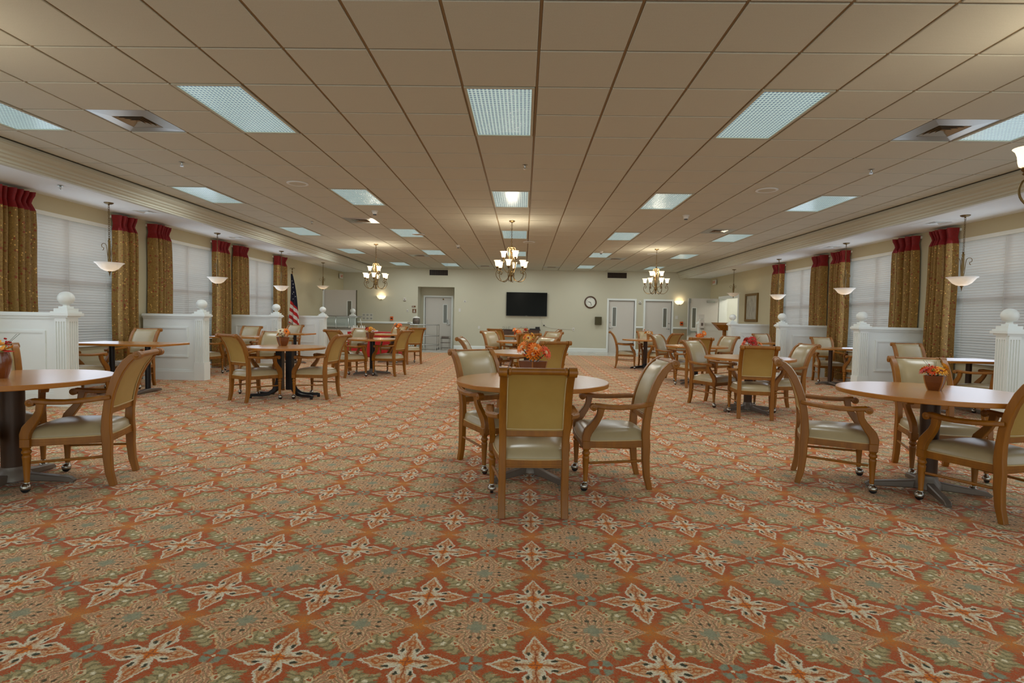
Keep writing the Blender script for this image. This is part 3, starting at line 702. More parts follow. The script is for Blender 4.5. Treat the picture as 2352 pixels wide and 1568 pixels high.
# ------------------------------------------------------------------ partitions with ball posts
def partition(sg, y):
    """sg=-1 left; local x from post (0) towards the window wall (+), faces -y and +y"""
    e = empty('booth_partition'); L = 1.02; h = 1.17; th = .06
    e.rotation_euler = (0, 0, 0)
    x0, x1 = (.085, 1.06) 
    d = -1 if sg < 0 else 1
    X = lambda a: d * a
    def bx(m, a, b_, c, d_, z0, z1):
        p, q = sorted((X(a), X(b_))); m.box(p, q, c, d_, z0, z1)
    m = MB(); bx(m, x0, x1, -th, th, .12, h); m.obj('panel', M['white'], e)
    m = MB()
    for s in (-1, 1):
        ya, yb = sorted((s * th, s * (th + .014)))
        for (a, b_, z0, z1) in ((.22, .25, .42, .98), (.93, .96, .42, .98), (.25, .93, .42, .45), (.25, .93, .95, .98)): bx(m, a, b_, ya, yb, z0, z1)
        ya, yb = sorted((s * th, s * (th + .006)))
        for (a, b_, z0, z1) in ((.25, .262, .45, .95), (.918, .93, .45, .95), (.262, .918, .45, .462), (.262, .918, .938, .95)): bx(m, a, b_, ya, yb, z0, z1)
    m.obj('panel_moulding', M['white'], e)
    m = MB(); bx(m, x0 + .0, x1, -th - .022, th + .022, 0, .16); bx(m, x0, x1, -th - .012, th + .012, .16, .19); m.obj('baseboard', M['white'], e)
    m = MB(); bx(m, x0, x1, -th - .018, th + .018, h - .035, h); bx(m, x0, x1, -th - .04, th + .04, h, h + .028); bx(m, x0, x1, -th - .03, th + .03, h + .028, h + .045); m.obj('cap_rail', M['white'], e)
    pw = .085
    m = MB(); m.box(-pw, pw, -pw, pw, .30, h + .01)
    for s in (-1, 1):
        for k in range(4):
            c0 = -.054 + k * .036
            m.add([(c0 - .010, s * (pw + .001), .36), (c0 + .010, s * (pw + .001), .36), (c0 + .010, s * (pw + .001), h - .10), (c0 - .010, s * (pw + .001), h - .10)], [])
    m.obj('post', M['white'], e)
    m = MB()   # raised fillets that leave the flutes between them
    for s in (-1, 1):
        for k in range(5):
            c0 = -.068 + k * .034
            a, b_ = sorted((s * pw, s * (pw + .010)))
            m.box(c0 - .008, c0 + .008, a, b_, .33, h - .07); m.box(a, b_, c0 - .008, c0 + .008, .33, h - .07)
        a, b_ = sorted((s * pw, s * (pw + .010)))
        m.box(-.076, .076, a, b_, h - .07, h - .02); m.box(a, b_, -.076, .076, h - .07, h - .02)
    m.obj('fluting', M['white'], e)
    MB().box(-pw - .012, pw + .012, -pw - .012, pw + .012, 0, .33).obj('plinth', M['white'], e)
    m = MB()
    for (q, z0, z1) in ((pw + .020, h - .02, h + .005), (pw + .045, h + .005, h + .04), (pw + .030, h + .04, h + .06), (pw + .005, h + .06, h + .10), (pw - .03, h + .10, h + .125)): m.box(-q, q, -q, q, z0, z1)
    m.obj('post_cap', M['white'], e)
    zb = h + .125
    m = MB(); pr = [(.042, zb), (.034, zb + .012), (.036, zb + .022)]
    R_ = .094; zc = zb + .022 + R_ * .90
    for k in range(14):
        t = -math.acos(.40) + 0; a = -1.16 + (pi / 2 + 1.16) * k / 13; pr.append((max(R_ * cos(a), .0005), zc + R_ * .93 * sin(a)))
    m.lathe(pr, 24); m.obj('ball_finial', M['white'], e)
    return e
pos = {-1: ['nearest on the left, behind the left table', 'second on the left side', 'third on the left side', 'fourth on the left side', 'farthest on the left, by the serving counter'],
       1: ['nearest on the right, at the picture edge', 'second on the right side', 'third on the right side', 'fourth on the right side, before the picture', 'farthest on the right, by the open door']}
for sg, x in ((-1, -5.95), (1, 6.1)):
    p0 = partition(sg, 0); index_kids(p0)
    for i, y in enumerate((7.0, 10.0, 13.05, 16.1, 18.95)):
        p = p0 if i == 0 else copy_tree(p0)
        p.location = (x, y, 0); tag(p, 'white panelled booth divider with fluted ball post, ' + pos[sg][i], 'partition', 'white booth dividers')

# ================================================================== CHAIRS
def cushion(mb, quad, z0, th, crown, inset=.0, n=12, p=4.0):
    """domed pad over a trapezoid: quad = (half width rear, half width front, y rear, y front)"""
    wr, wf, y0, y1 = quad
    def pt(u, v, top):
        a, b = u * 2 - 1, v * 2 - 1
        # square -> rounded square
        aa = a * math.sqrt(max(0, 1 - .12 * b * b)); bb = b * math.sqrt(max(0, 1 - .12 * a * a))
        y = y0 + (y1 - y0) * (bb + 1) / 2; hw = wr + (wf - wr) * (bb + 1) / 2
        e = max(abs(a), abs(b)); k = (1 - e ** 7) ** (1 / 2.6) if e < 1 else 0
        c = (1 - a * a) * (1 - b * b)
        return (aa * hw, y, z0 + (th * k + crown * c if top else 0))
    def warp(t):  # denser towards the rims
        s = t * 2 - 1; return (1 if s > 0 else -1) * (1 - (1 - abs(s)) ** 1.7) / 2 + .5
    mb.grid(lambda u, v: pt(warp(u), warp(v), True), n, n)
    mb.grid(lambda u, v: pt(warp(v), warp(u), False), 2, 2)
    return mb
def rim(quad, z, n=8):
    wr, wf, y0, y1 = quad; out = []
    def f(a, b):
        aa = a * math.sqrt(max(0, 1 - .12 * b * b)); bb = b * math.sqrt(max(0, 1 - .12 * a * a))
        y = y0 + (y1 - y0) * (bb + 1) / 2; hw = wr + (wf - wr) * (bb + 1) / 2
        return (aa * hw, y, z)
    for i in range(n): out.append(f(-1 + 2 * i / n, -1))
    for i in range(n): out.append(f(1, -1 + 2 * i / n))
    for i in range(n): out.append(f(1 - 2 * i / n, 1))
    for i in range(n): out.append(f(-1, 1 - 2 * i / n))
    return out
STILE = [(-.262, 0), (-.238, .10), (-.228, .22), (-.228, .32), (-.222, .40), (-.226, .50), (-.240, .60), (-.258, .68), (-.284, .76), (-.316, .83), (-.352, .885), (-.388, .922), (-.418, .938)]
def stile_y(z):
    for (y0, z0), (y1, z1) in zip(STILE, STILE[1:]):
        if z0 <= z <= z1: return y0 + (y1 - y0) * (z - z0) / (z1 - z0)
    return STILE[-1][0]
def make_chair():
    e = empty('dining_armchair')
    for s in (-1, 1):
        xs = [.198 + (.004 if z > .5 else 0) for _, z in STILE]
        m = MB(); m.sweep([(s * x, y, z) for x, (y, z) in zip(xs, STILE)], .0225, [.019, .023, .027, .030, .030, .027, .026, .026, .026, .026, .025, .023, .020], (1, 0, 0), .22)
        # volute at the top
        m.lathe([(.020, -.026), (.030, -.024), (.030, .024), (.020, .026)], 16, 'X', (s * .206, -.425, .936))
        m.lathe([(.012, -.030), (.016, -.027), (.016, .027), (.012, .030)], 12, 'X', (s * .206, -.425, .936))
        m.tube([(s * .228, -.425 + .022 * cos(t) * (1 - t / 14), .936 + .022 * sin(t) * (1 - t / 14)) for t in [k * .6 for k in range(16)]], .003, 5)
        m.obj('rear_leg', M['wood'], e)
        # side bead line on the stile
    m = MB(); m.lathe([(.022, -.176), (.026, -.172), (.026, -.160), (.021, -.156), (.021, .156), (.026, .160), (.026, .172), (.022, .176)], 14, 'X', (0, -.425, .940)); m.obj('top_rail', M['wood'], e)
    MB().bevbox(-.178, .178, -.245, -.213, .512, .556, .005).obj('lower_back_rail', M['wood'], e)
    # back: front upholstery and rear leather panel follow the stile curve
    zs = [.556, .62, .68, .74, .79, .84, .88, .915, .945]
    def bc(u, v):
        a = u * 2 - 1; t = v * (len(zs) - 1); i = min(int(t), len(zs) - 2); z = zs[i] + (zs[i + 1] - zs[i]) * (t - i)
        y = stile_y(min(z, .93)) if z < .925 else -.40
        bulge = .030 * (1 - abs(a) ** 5) * (1 - abs(v * 2 - 1) ** 8)
        k = min(1, v * 1.0)
        return (a * .178, y + .010 + bulge * (1 - .3 * v), z + bulge * .5 * v)
    m = MB(); m.grid(bc, 12, 14); m.obj('back_cushion', M['leather'], e)
    def bp(u, v):
        a = 1 - u * 2; z = .556 + (.928 - .556) * v; y = stile_y(z)
        return (a * .178, y - .012 - .008 * (1 - abs(a) ** 6), z - .004)
    m = MB(); m.grid(bp, 8, 12); m.obj('back_panel', M['leather_back'], e)
    m = MB(); m.tube([(-.176, stile_y(z) - .018, z) for z in (.90, .84, .76, .68, .62, .563)] + [(x, stile_y(.563) - .020, .561) for x in (-.1, 0, .1)] + [(.176, stile_y(z) - .018, z) for z in (.563, .62, .68, .76, .84, .90)], .0042, 6)
    m.tube([(-.176, stile_y(z) + .014, z) for z in (.90, .84, .76, .68, .62, .563)] + [(x, stile_y(.563) + .016, .561) for x in (-.1, 0, .1)] + [(.176, stile_y(z) + .014, z) for z in (.563, .62, .68, .76, .84, .90)], .0042, 6)
    m.obj('back_piping', M['piping'], e)
    Q = (.205, .272, -.245, .262)
    m = MB(); cushion(m, Q, .366, .076, .020); m.obj('seat_cushion', M['leather'], e)
    m = MB(); m.tube(rim((.207, .274, -.247, .264), .368), .0052, 6, closed=True); m.obj('seat_piping', M['piping'], e)
    def ringf(mb, qa, qb, z0, z1):
        A = [(-qa[0], qa[2]), (qa[0], qa[2]), (qa[1], qa[3]), (-qa[1], qa[3])]; B = [(-qb[0], qb[2]), (qb[0], qb[2]), (qb[1], qb[3]), (-qb[1], qb[3])]
        vs = [(x, y, z0) for x, y in A] + [(x, y, z1) for x, y in A] + [(x, y, z0) for x, y in B] + [(x, y, z1) for x, y in B]
        fs = []
        for i in range(4):
            j = (i + 1) % 4
            fs += [(i, j, 4 + j, 4 + i), (8 + j, 8 + i, 12 + i, 12 + j), (i, 8 + i, 8 + j, j), (4 + j, 12 + j, 12 + i, 4 + i)]
        mb.add(vs, fs)
    m = MB(); ringf(m, (.206, .268, -.243, .252), (.18, .24, -.22, .228), .318, .366); ringf(m, (.209, .271, -.246, .256), (.20, .26, -.24, .245), .330, .338); ringf(m, (.209, .271, -.246, .256), (.20, .26, -.24, .245), .316, .322)
    m.obj('seat_frame', M['wood'], e)
    for s in (-1, 1):
        x, y = s * .262, .222
        lm = MB()
        lm.bevbox(x - .026, x + .026, y - .026, y + .030, .312, .372, .004)
        lm.lathe([(.022, .312), (.026, .306), (.020, .298), (.027, .288), (.029, .278), (.024, .268), (.019, .262), (.025, .254), (.026, .246), (.0245, .238), (.0235, .22), (.0155, .085), (.0165, .078), (.014, .07)], 24, 'Z', (x, y + .003, 0), flute=(.09, .225))
        lg = lm.obj('front_leg', M['wood'], e)
        cm = MB(); cm.lathe([(.016, .072), (.018, .066), (.010, .062), (.008, .055)], 12, 'Z', (x, y + .003, 0))
        cm.lathe([(.0005, .066)] + [(.031 * cos(t), .034 + .031 * sin(t)) for t in [rad(a) for a in (65, 45, 25, 5, -12)]] + [(.030, .026)], 16, 'Z', (x, y + .012, 0))
        c = cm.obj('caster', M['chrome'], lg)
        MB().lathe([(.020, -.012), (.027, -.009), (.027, .009), (.020, .012)], 14, 'X', (x, y + .012, .027)).obj('caster_wheel', M['rubber'], lg)
        # S shaped arm support
        pts = [(.262, .228, .335), (.262, .228, .40), (.263, .214, .44), (.266, .184, .48), (.271, .155, .52), (.276, .135, .56), (.279, .128, .60), (.280, .126, .618)]
        MB().sweep([(s * a, b, c_) for a, b, c_ in pts], .021, [.027, .030, .031, .028, .024, .022, .024, .027], (1, 0, 0), .2).obj('arm_support', M['wood'], e)
        # arm with scroll
        ap = [(.222, -.252, .640), (.240, -.215, .636), (.262, -.16, .630), (.280, -.09, .624), (.288, -.01, .620), (.289, .07, .622), (.286, .13, .628), (.283, .17, .631)]
        am = MB(); am.sweep([(s * a, b, c_) for a, b, c_ in ap], [.018, .022, .024, .025, .026, .026, .026, .026], [.015, .015, .015, .015, .015, .016, .017, .016], (1, 0, 0), .45)
        am.tube([(s * (a + .012), b, c_ + .0145) for a, b, c_ in ap[1:]], .004, 5); am.tube([(s * (a - .012), b, c_ + .0145) for a, b, c_ in ap[1:]], .004, 5)
        am.lathe([(.020, -.027), (.026, -.025), (.026, .025), (.020, .027)], 16, 'X', (s * .283, .182, .620))
        am.lathe([(.010, -.030), (.014, -.027), (.014, .027), (.010, .030)], 10, 'X', (s * .283, .182, .620))
        am.obj('armrest', M['wood'], e)
        MB().tube([(s * .258, .20, .205), (s * .228, -.02, .210), (s * .202, -.222, .214)], .0095, 8).obj('stretcher', M['wood'], e)
    return e
CH = {
 'C1a': (.07, 3.64, 93, 'nearest in the middle of the room, back to the viewer'), 'C1b': (.69, 4.23, 182, 'chair at the right of the nearest middle table, facing left'),
 'C1c': (-.22, 4.67, -53, 'left of the nearest middle table, front to the viewer'),
 'C2n': (.24, 7.50, 116, 'chair with olive back behind the orange flowers of the nearest middle table'), 'C2w': (-.52, 8.05, -2, 'left of the second middle table, only its curled top showing'), 'C2f': (.12, 8.50, -132, 'grey-looking chair back behind the second middle table, partly hidden'),
 'C3w': (-.48, 11.9, -45, 'tall-looking chair left of the third middle table, facing the viewer'), 'C3e': (.49, 12.2, -122, 'chair right of the third middle table, front turned to the viewer'), 'C3n': (.06, 11.2, 100, 'chair with its back to the viewer at the third middle table'),
 'C4w': (-.58, 15.16, 62, 'chair left of the farthest middle table, back half turned'), 'C4f': (.02, 16.1, -75, 'chair at the far side of the farthest middle table'), 'C4e': (.60, 15.3, 186, 'chair right of the farthest middle table, only its scroll top shows'),
 'T4w': (-3.89, 7.84, 60, 'left chair of the black-pedestal table on the left'), 'T4e': (-3.11, 8.2, 173, 'right chair of the black-pedestal table on the left'), 'T4f': (-4.12, 8.60, -90, 'chair behind the black-pedestal table on the left'),
 'T5w': (-3.56, 11.08, 58, 'left chair of the second table row on the left'), 'T5e': (-2.81, 11.48, 161, 'right chair of the second table row on the left'), 'T5f': (-3.78, 12.0, -105, 'chair at the far side of the second table on the left'),
 'T6e': (-3.0, 14.43, 129, 'right chair of the third table on the left, near the recess door'), 'T6f': (-3.62, 15.15, -105, 'chair behind the third table on the left, near the red skirted table'),
 'R1w': (2.71, 14.44, -11, 'left chair of the far right table, in profile facing right'), 'R1f': (3.44, 14.95, -83, 'chair at the far side of the far right table'), 'R1e': (3.50, 13.75, 130, 'right chair of the far right table, back half turned'),
 'R2n': (3.29, 10.60, 91, 'back to the viewer, near side of the second right table'), 'R2w': (3.19, 11.75, -46, 'left chair of the second table on the right'), 'R2e': (4.02, 11.5, -154, 'right chair of the second table on the right, front showing'),
 'R3n': (3.08, 7.34, 76, 'back to the viewer at the right table with red flowers'), 'R3w': (2.89, 8.35, -55, 'left chair of the nearer right table with red flowers'), 'R3e': (3.72, 7.95, -173, 'right chair of the nearer right table with red flowers'),
 'T2w': (2.50, 4.40, -22, 'left chair of the big right foreground table, in profile'), 'T2f': (3.55, 4.72, -103, 'chair behind the wooden bowl of the right foreground table, facing the viewer'), 'T2e': (3.19, 3.80, 107, 'chair cut by the right picture edge, back to the viewer'),
 'T3e': (-3.22, 3.93, 196, 'chair at the right of the left foreground table, facing left'), 'T3f': (-4.10, 4.12, -38, 'chair mostly outside the left picture edge, behind the left foreground table'), 'T3n': (-3.80, 3.42, 40, 'chair cut by the left picture edge, seat and arm showing'),
 'B1n': (-6.38, 7.70, 72, 'booth chair just behind the nearest left divider'), 'B1f': (-6.43, 8.85, -87, 'booth seat before the second divider on the left'),
 'B2n': (-6.49, 10.95, 86, 'booth chair just behind the second left divider'), 'B2f': (-6.22, 12.0, -91, 'booth chair in front of the third left divider'), 'B3f': (-6.28, 14.45, -97, 'booth chair in front of the fourth left divider beside the flag'),
 'E0f': (6.30, 8.80, -99, 'booth seat before the second divider on the right'), 'E0n': (6.41, 7.72, 112, 'booth chair half hidden by the nearest right post'),
 'E1f': (6.62, 11.98, -97, 'booth chair in front of the third right divider'), 'E1n': (6.70, 10.90, 130, 'booth chair just behind the second right post'), 'E2f': (6.43, 14.45, -84, 'booth chair in front of the fourth right divider'),
}
ch0 = make_chair(); index_kids(ch0)
for i, (k, (x, y, t, d)) in enumerate(CH.items()):
    c = ch0 if i == 0 else copy_tree(ch0)
    c.location = (x, y, 0); c.rotation_euler = (0, 0, rad(t - 90)); tag(c, 'beige leather armchair: ' + d, 'chair', 'wooden armchairs with beige leather')

# ================================================================== TABLES
TZ = .765
def top_obj(e, r=None, rect=None):
    if r:
        MB().lathe([(r - .004, TZ - .034), (r, TZ - .030), (r, TZ - .004), (r - .003, TZ - .001)], 72).obj('edge_band', M['table_edge'], e)
        n = 72; m = MB(); m.add([((r - .003) * cos(2 * pi * k / n), (r - .003) * sin(2 * pi * k / n), TZ) for k in range(n)] + [((r - .003) * cos(2 * pi * k / n), (r - .003) * sin(2 * pi * k / n), TZ - .002) for k in range(n)],
                        [tuple(range(n))] + [(k, n + k, n + (k + 1) % n, (k + 1) % n) for k in range(n)]); m.obj('tabletop', M['table'], e)
    else:
        a, b = rect
        MB().bevbox(-a, a, -b, b, TZ - .034, TZ - .0015, .004).obj('edge_band', M['table_edge'], e)
        MB().bevbox(-a + .003, a - .003, -b + .003, b - .003, TZ - .0045, TZ, .001).obj('tabletop', M['table'], e)
def base_x(e, mcol, mfoot, cr=.05, ang=38, L=.36, cx=0):
    MB().lathe([(cr, .05), (cr, TZ - .05)], 20, 'Z', (cx, 0, 0)).obj('column', M[mcol], e)
    m = MB(); m.box(cx - .16, cx + .16, -.16, .16, TZ - .046, TZ - .034); m.obj('mounting_plate', M[mcol], e)
    m = MB(); m.lathe([(cr + .035, .035), (cr + .03, .07), (cr + .008, .10), (cr + .002, .13)], 20, 'Z', (cx, 0, 0)); m.obj('hub', M[mfoot], e)
    for k in range(4):
        a = rad(ang + 90 * k); d = Vector((cos(a), sin(a), 0)); sd = Vector((-sin(a), cos(a), 0))
        pts = [Vector((cx, 0, 0)) + d * q + Vector((0, 0, z)) for q, z in ((.03, .058), (.12, .050), (L * .7, .036), (L * .93, .028), (L, .014))]
        MB().sweep(pts, [.030, .026, .024, .022, .018], [.036, .028, .022, .018, .010], sd, .3).obj('foot', M[mfoot], e)
def base_trestle(e):
    for s in (-1, 1):
        MB().bevbox(s * .075 - .045, s * .075 + .045, -.05, .05, .12, TZ - .05, .01).obj('column', M['metal_black'], e)
    MB().bevbox(-.30, .30, -.06, .06, TZ - .06, TZ - .034, .008).obj('mounting_plate', M['metal_black'], e)
    for k, a0 in enumerate((20, 160, 200, 340)):
        a = rad(a0); d = Vector((cos(a), sin(a), 0)); sd = Vector((-sin(a), cos(a), 0))
        st = Vector(((-1 if d.x < 0 else 1) * .06, 0, 0))
        pts = [st + d * q + Vector((0, 0, z)) for q, z in ((.02, .32), (.05, .20), (.10, .11), (.17, .06), (.26, .045), (.40, .045), (.44, .04))]
        MB().sweep(pts, [.025] * 7, [.04, .036, .03, .026, .022, .02, .014], sd, .3).obj('foot', M['metal_black'], e)
        MB().lathe([(.02, 0), (.024, .01), (.02, .03)], 10, 'Z', tuple(st + d * .42)).obj('glide', M['rubber'], e)
TB = [('C1', .08, 4.33, .60, 'metal_grey', 'metal_grey', .045, 40, 'round wood-look table nearest in the middle of the room, orange flowers on it'),
      ('C2', .06, 7.98, .60, 'metal_brown', 'metal_grey', .045, 35, 'round table, second of the middle row, yellow flower vase on it'),
      ('C3', .03, 11.75, .60, 'metal_brown', 'metal_grey', .045, 35, 'round table, third of the middle row'),
      ('C4', .02, 15.55, .60, 'metal_brown', 'metal_grey', .045, 35, 'round table, farthest of the middle row'),
      ('T2', 3.07, 4.15, .62, 'metal_brown', 'metal_grey', .062, -18, 'round table in the right foreground with a brown bowl of autumn flowers'),
      ('T3', -3.63, 3.80, .60, 'metal_brown', 'metal_grey', .07, 8, 'round table cut by the left edge in the foreground'),
      ('T4', -3.56, 8.10, .58, None, None, 0, 0, 'round table on a wide black pedestal, left of centre'),
      ('T5', -3.20, 11.55, .60, 'metal_black', 'metal_grey', .055, 30, 'round table behind the black-pedestal table, left side'),
      ('T6', -3.54, 14.75, .58, 'metal_brown', 'metal_grey', .045, 30, 'far round table near the recess door, left side'),
      ('R1', 3.20, 14.35, .60, 'metal_brown', 'metal_black', .05, 10, 'far round table in front of the pair of white doors'),
      ('R2', 3.50, 11.10, .60, 'metal_black', 'metal_grey', .045, 30, 'middle round table on the right side'),
      ('R3', 3.20, 7.78, .60, 'metal_brown', 'metal_grey', .055, 20, 'round table with red flowers on the right side')]
TP = {}
for k, x, y, r, c1, c2, cr, ang, d in TB:
    e = empty('round_table', (x, y, 0)); top_obj(e, r)
    if c1: base_x(e, c1, c2, cr, ang, .40)
    else: base_trestle(e)
    tag(e, d, 'table', 'round dining tables'); TP[k] = (x, y)
BT = [('B1', -6.05, 8.28, .70, .38, (-.28, .28), 'metal_black', 'long booth table between the first two left dividers'), ('B2', -6.0, 11.45, .50, .38, (0,), 'metal_black', 'booth table between the second and third left dividers'),
      ('B3', -5.83, 13.85, .40, .38, (0,), 'metal_black', 'booth table before the fourth left divider'), ('E0', 6.36, 8.22, .68, .38, (-.25, .25), 'metal_brown', 'long booth table between the first two right dividers'),
      ('E1', 6.50, 11.42, .52, .38, (-.14,), 'metal_brown', 'booth table between the second and third right dividers'), ('E2', 6.30, 13.80, .48, .38, (0,), 'metal_brown', 'booth table before the fourth right divider')]
for k, x, y, a, b, cols, mc, d in BT:
    e = empty('booth_table', (x, y, 0)); top_obj(e, rect=(a, b))
    for cx in cols:
        MB().lathe([(.038, .04), (.038, TZ - .05)], 16, 'Z', (cx, 0, 0)).box(cx - .14, cx + .14, -.12, .12, TZ - .046, TZ - .034).obj('column', M[mc], e)
        m = MB(); m.sweep([(cx, -.28, .015), (cx, -.24, .03), (cx, 0, .045), (cx, .24, .03), (cx, .28, .015)], [.03, .035, .045, .035, .03], [.01, .014, .022, .014, .01], (1, 0, 0), .3)
        if len(cols) == 1: m.sweep([(cx - .28, 0, .015), (cx - .24, 0, .03), (cx, 0, .045), (cx + .24, 0, .03), (cx + .28, 0, .015)], [.03, .035, .045, .035, .03], [.01, .014, .022, .014, .01], (0, 1, 0), .3)
        m.obj('foot', M['metal_grey'], e)
    tag(e, d, 'table', 'booth tables'); TP[k] = (x, y)

# ================================================================== CENTREPIECES
def daisy(m_pet, m_eye, r, n, tilt, az, loc, parent, eye=.28):
    """flower as ONE part (petals) plus an eye sub-part"""
    mb = MB(); T_ = Matrix.Translation(loc) @ Matrix.Rotation(az, 4, 'Z') @ Matrix.Rotation(tilt, 4, 'Y')
    for ringi, (k, lift, sc) in enumerate(((n, .10, 1.0), (n - 2, .38, .78))):
        for i in range(k):
            a = 2 * pi * (i + .5 * ringi) / k; wd = r * 2.3 / k
            pts = [(.12 * r, -wd * .3, 0), (.12 * r, wd * .3, 0), (.62 * r * sc, wd * .62, lift * r * .6), (.62 * r * sc, -wd * .62, lift * r * .6), (.92 * r * sc, wd * .4, lift * r * .55), (.92 * r * sc, -wd * .4, lift * r * .55), (r * sc, 0, lift * r * .42)]
            q = [T_ @ Matrix.Rotation(a, 4, 'Z') @ Vector(p) for p in pts]
            mb.add(q, [(0, 1, 2, 3), (3, 2, 4, 5), (5, 4, 6)])
    f = mb.obj('flower', m_pet, parent)
    e = MB(); pr = [(r * eye * cos(t), r * eye * .6 * sin(t) + r * .05) for t in (0, .4, .8, 1.2)] + [(.0005, r * eye * .62 + r * .05)]
    e.lathe(pr, 10); e.v = [tuple(T_ @ Vector(v)) for v in e.v]; e.obj('eye', m_eye, f)
    return f
def leaf(mt, size, tilt, az, loc, parent):
    mb = MB(); T_ = Matrix.Translation(loc) @ Matrix.Rotation(az, 4, 'Z') @ Matrix.Rotation(tilt, 4, 'Y')
    out = [(0, 0), (.18, .22), (.12, .42), (.38, .34), (.48, .52), (.62, .26), (1, 0), (.62, -.26), (.48, -.52), (.38, -.34), (.12, -.42), (.18, -.22)]
    vs = [T_ @ Vector((a * size, b * size, .06 * size * cos(a * 5) - .12 * size * a * a)) for a, b in out]
    th = T_.to_3x3() @ Vector((0, 0, -.0015)); n = len(vs)
    mb.add([T_ @ Vector((.4 * size, 0, .03 * size))] + vs, [(0, i + 1, (i + 1) % n + 1) for i in range(n)])
    return mb.obj('leaf', mt, parent)
def bouquet(kind, x, y, d, seed, pot='bowl', sc=1.0, z=TZ, rot=0.75):
    r = random.Random(seed); e = empty('flower_centerpiece', (x, y, z), rot)
    if pot == 'bowl':   # tapered square wooden bowl with corner ribs
        h = .112 * sc; a, b = .034 * sc, .060 * sc; m = MB(); ring = []
        for q, zz in ((a, 0), (a * 1.28, h * .25), (a * 1.55, h * .55), (b, h), (b - .008, h), (b - .016, h * .9)):
            ring += [(-q, -q, zz), (q, -q, zz), (q, q, zz), (-q, q, zz)]
        fs = [(3, 2, 1, 0)] + [(i * 4 + k, i * 4 + (k + 1) % 4, i * 4 + 4 + (k + 1) % 4, i * 4 + 4 + k) for i in range(5) for k in range(4)] + [(20, 21, 22, 23)]
        m.add(ring, fs); m.obj('bowl', M['pot'], e)
        m = MB()
        for (u, v) in ((-1, -1), (1, -1), (1, 1), (-1, 1)): m.tube([(u * q, v * q, zz) for q, zz in ((a, 0), (a * 1.28, h * .25), (a * 1.55, h * .55), (b, h))], .004 * sc, 6)
        m.obj('rib', M['pot_tan'], e)
    elif pot == 'tall':
        h = .12 * sc; MB().lathe([(.036 * sc, 0), (.040 * sc, h * .5), (.050 * sc, h), (.044 * sc, h), (.040 * sc, h * .85)], 4).obj('vase', M['pot_tan'], e)
    else:
        h = .16 * sc; MB().lathe([(.034 * sc, 0), (.046 * sc, h * .3), (.052 * sc, h * .65), (.042 * sc, h), (.036 * sc, h), (.030 * sc, h * .8)], 20).obj('vase', M['glasspot'], e)
    sets = {'orange': ['f_orange', 'f_orange', 'f_deep', 'f_orange', 'f_orange', 'f_deep'], 'yellow': ['f_yellow', 'f_yellow', 'f_orange', 'f_pale', 'f_yellow'], 'autumn': ['f_yellow', 'f_orange', 'f_red', 'f_deep', 'f_yellow', 'f_yellow'],
            'red': ['f_red', 'f_red', 'f_deep', 'f_red', 'f_orange'], 'white': ['f_white', 'f_white', 'f_yellow', 'f_white', 'f_orange'], 'lily': ['f_yellow', 'f_orange', 'f_deep']}[kind]
    st = MB(); n = len(sets)
    for i, c in enumerate(sets):
        a = 2 * pi * i / n + r.uniform(-.3, .3); rr = (.040 + .055 * r.random()) * sc; zz = h + (.02 + .070 * r.random()) * sc
        if i == 0: a, rr, zz = -pi / 2 - rot, .035 * sc, h + .04 * sc
        loc = Vector((rr * cos(a), rr * sin(a), zz))
        daisy(M[c], M['f_brown' if kind != 'orange' else 'f_pale'], (.038 + .014 * r.random()) * sc, 13 if kind != 'lily' else 6, rad(38 + 30 * r.random()), a, loc, e)
        st.tube([(0, 0, h * .8), (rr * .5 * cos(a), rr * .5 * sin(a), zz * .75), tuple(loc * .97)], .0025 * sc, 5)
    for i in range(6):
        a = r.uniform(0, 2 * pi); leaf(M[['f_green', 'f_yellow', 'f_deep', 'f_green', 'f_yellow', 'f_red'][i]], (.05 + .025 * r.random()) * sc, rad(-55 * r.random()), a, (.02 * cos(a), .02 * sin(a), h + .02 * r.random()), e)
    for i in range(4):
        a = r.uniform(0, 2 * pi); q = .09 * sc; st.tube([(0, 0, h * .9), (q * .4 * cos(a), q * .4 * sin(a), h + .05 * sc), (q * cos(a), q * sin(a), h + .11 * sc)], .0012, 4)
    st.obj('stem', M['stem'], e)
    bm = MB()
    for i in range(14):
        a = r.uniform(0, 2 * pi); q = r.uniform(.02, .07) * sc; zz = h + r.uniform(.02, .08) * sc; s_ = .006 * sc
        bm.lathe([(.0005, -s_), (s_ * .8, -s_ * .6), (s_, 0), (s_ * .8, s_ * .6), (.0005, s_)], 6, 'Z', (q * cos(a), q * sin(a), zz))
    bm.obj('berries', M['f_red'], e)['kind'] = 'stuff'
    tag(e, d, 'flower arrangement', 'autumn flower centrepieces'); return e
bouquet('orange', .08, 4.33, 'bright orange daisies and a pale green leaf on the nearest middle table', 3, 'bowl', 1.35)
bouquet('yellow', .08, 8.08, 'yellow lilies with red-brown stems in a tall vase on the second middle table', 5, 'tall', 1.25)
bouquet('orange', -.11, 11.92, 'tall vase with two orange blossoms on the third middle table', 11, 'tall', 1.15, rot=.9)
bouquet('red', .07, 15.7, 'small red flowers on the farthest middle table', 12, 'bowl', .9)
bouquet('autumn', 3.13, 4.20, 'yellow, orange and dark red autumn flowers in a brown wooden bowl, right foreground table', 8, 'bowl', 1.0)
bouquet('lily', -3.65, 3.74, 'orange lily and grasses in a dark amber vase at the left picture edge', 9, 'glass', 1.15)
bouquet('white', -3.68, 8.30, 'white daisies with orange leaves in a wooden bowl on the black-pedestal table', 4, 'bowl', 1.2)
bouquet('autumn', -3.25, 11.55, 'orange, red and yellow flowers in a brown bowl on the second left table', 6, 'bowl', 1.15)
bouquet('orange', -3.38, 14.75, 'deep orange blossom cluster on the third left table', 7, 'tall', 1.3)
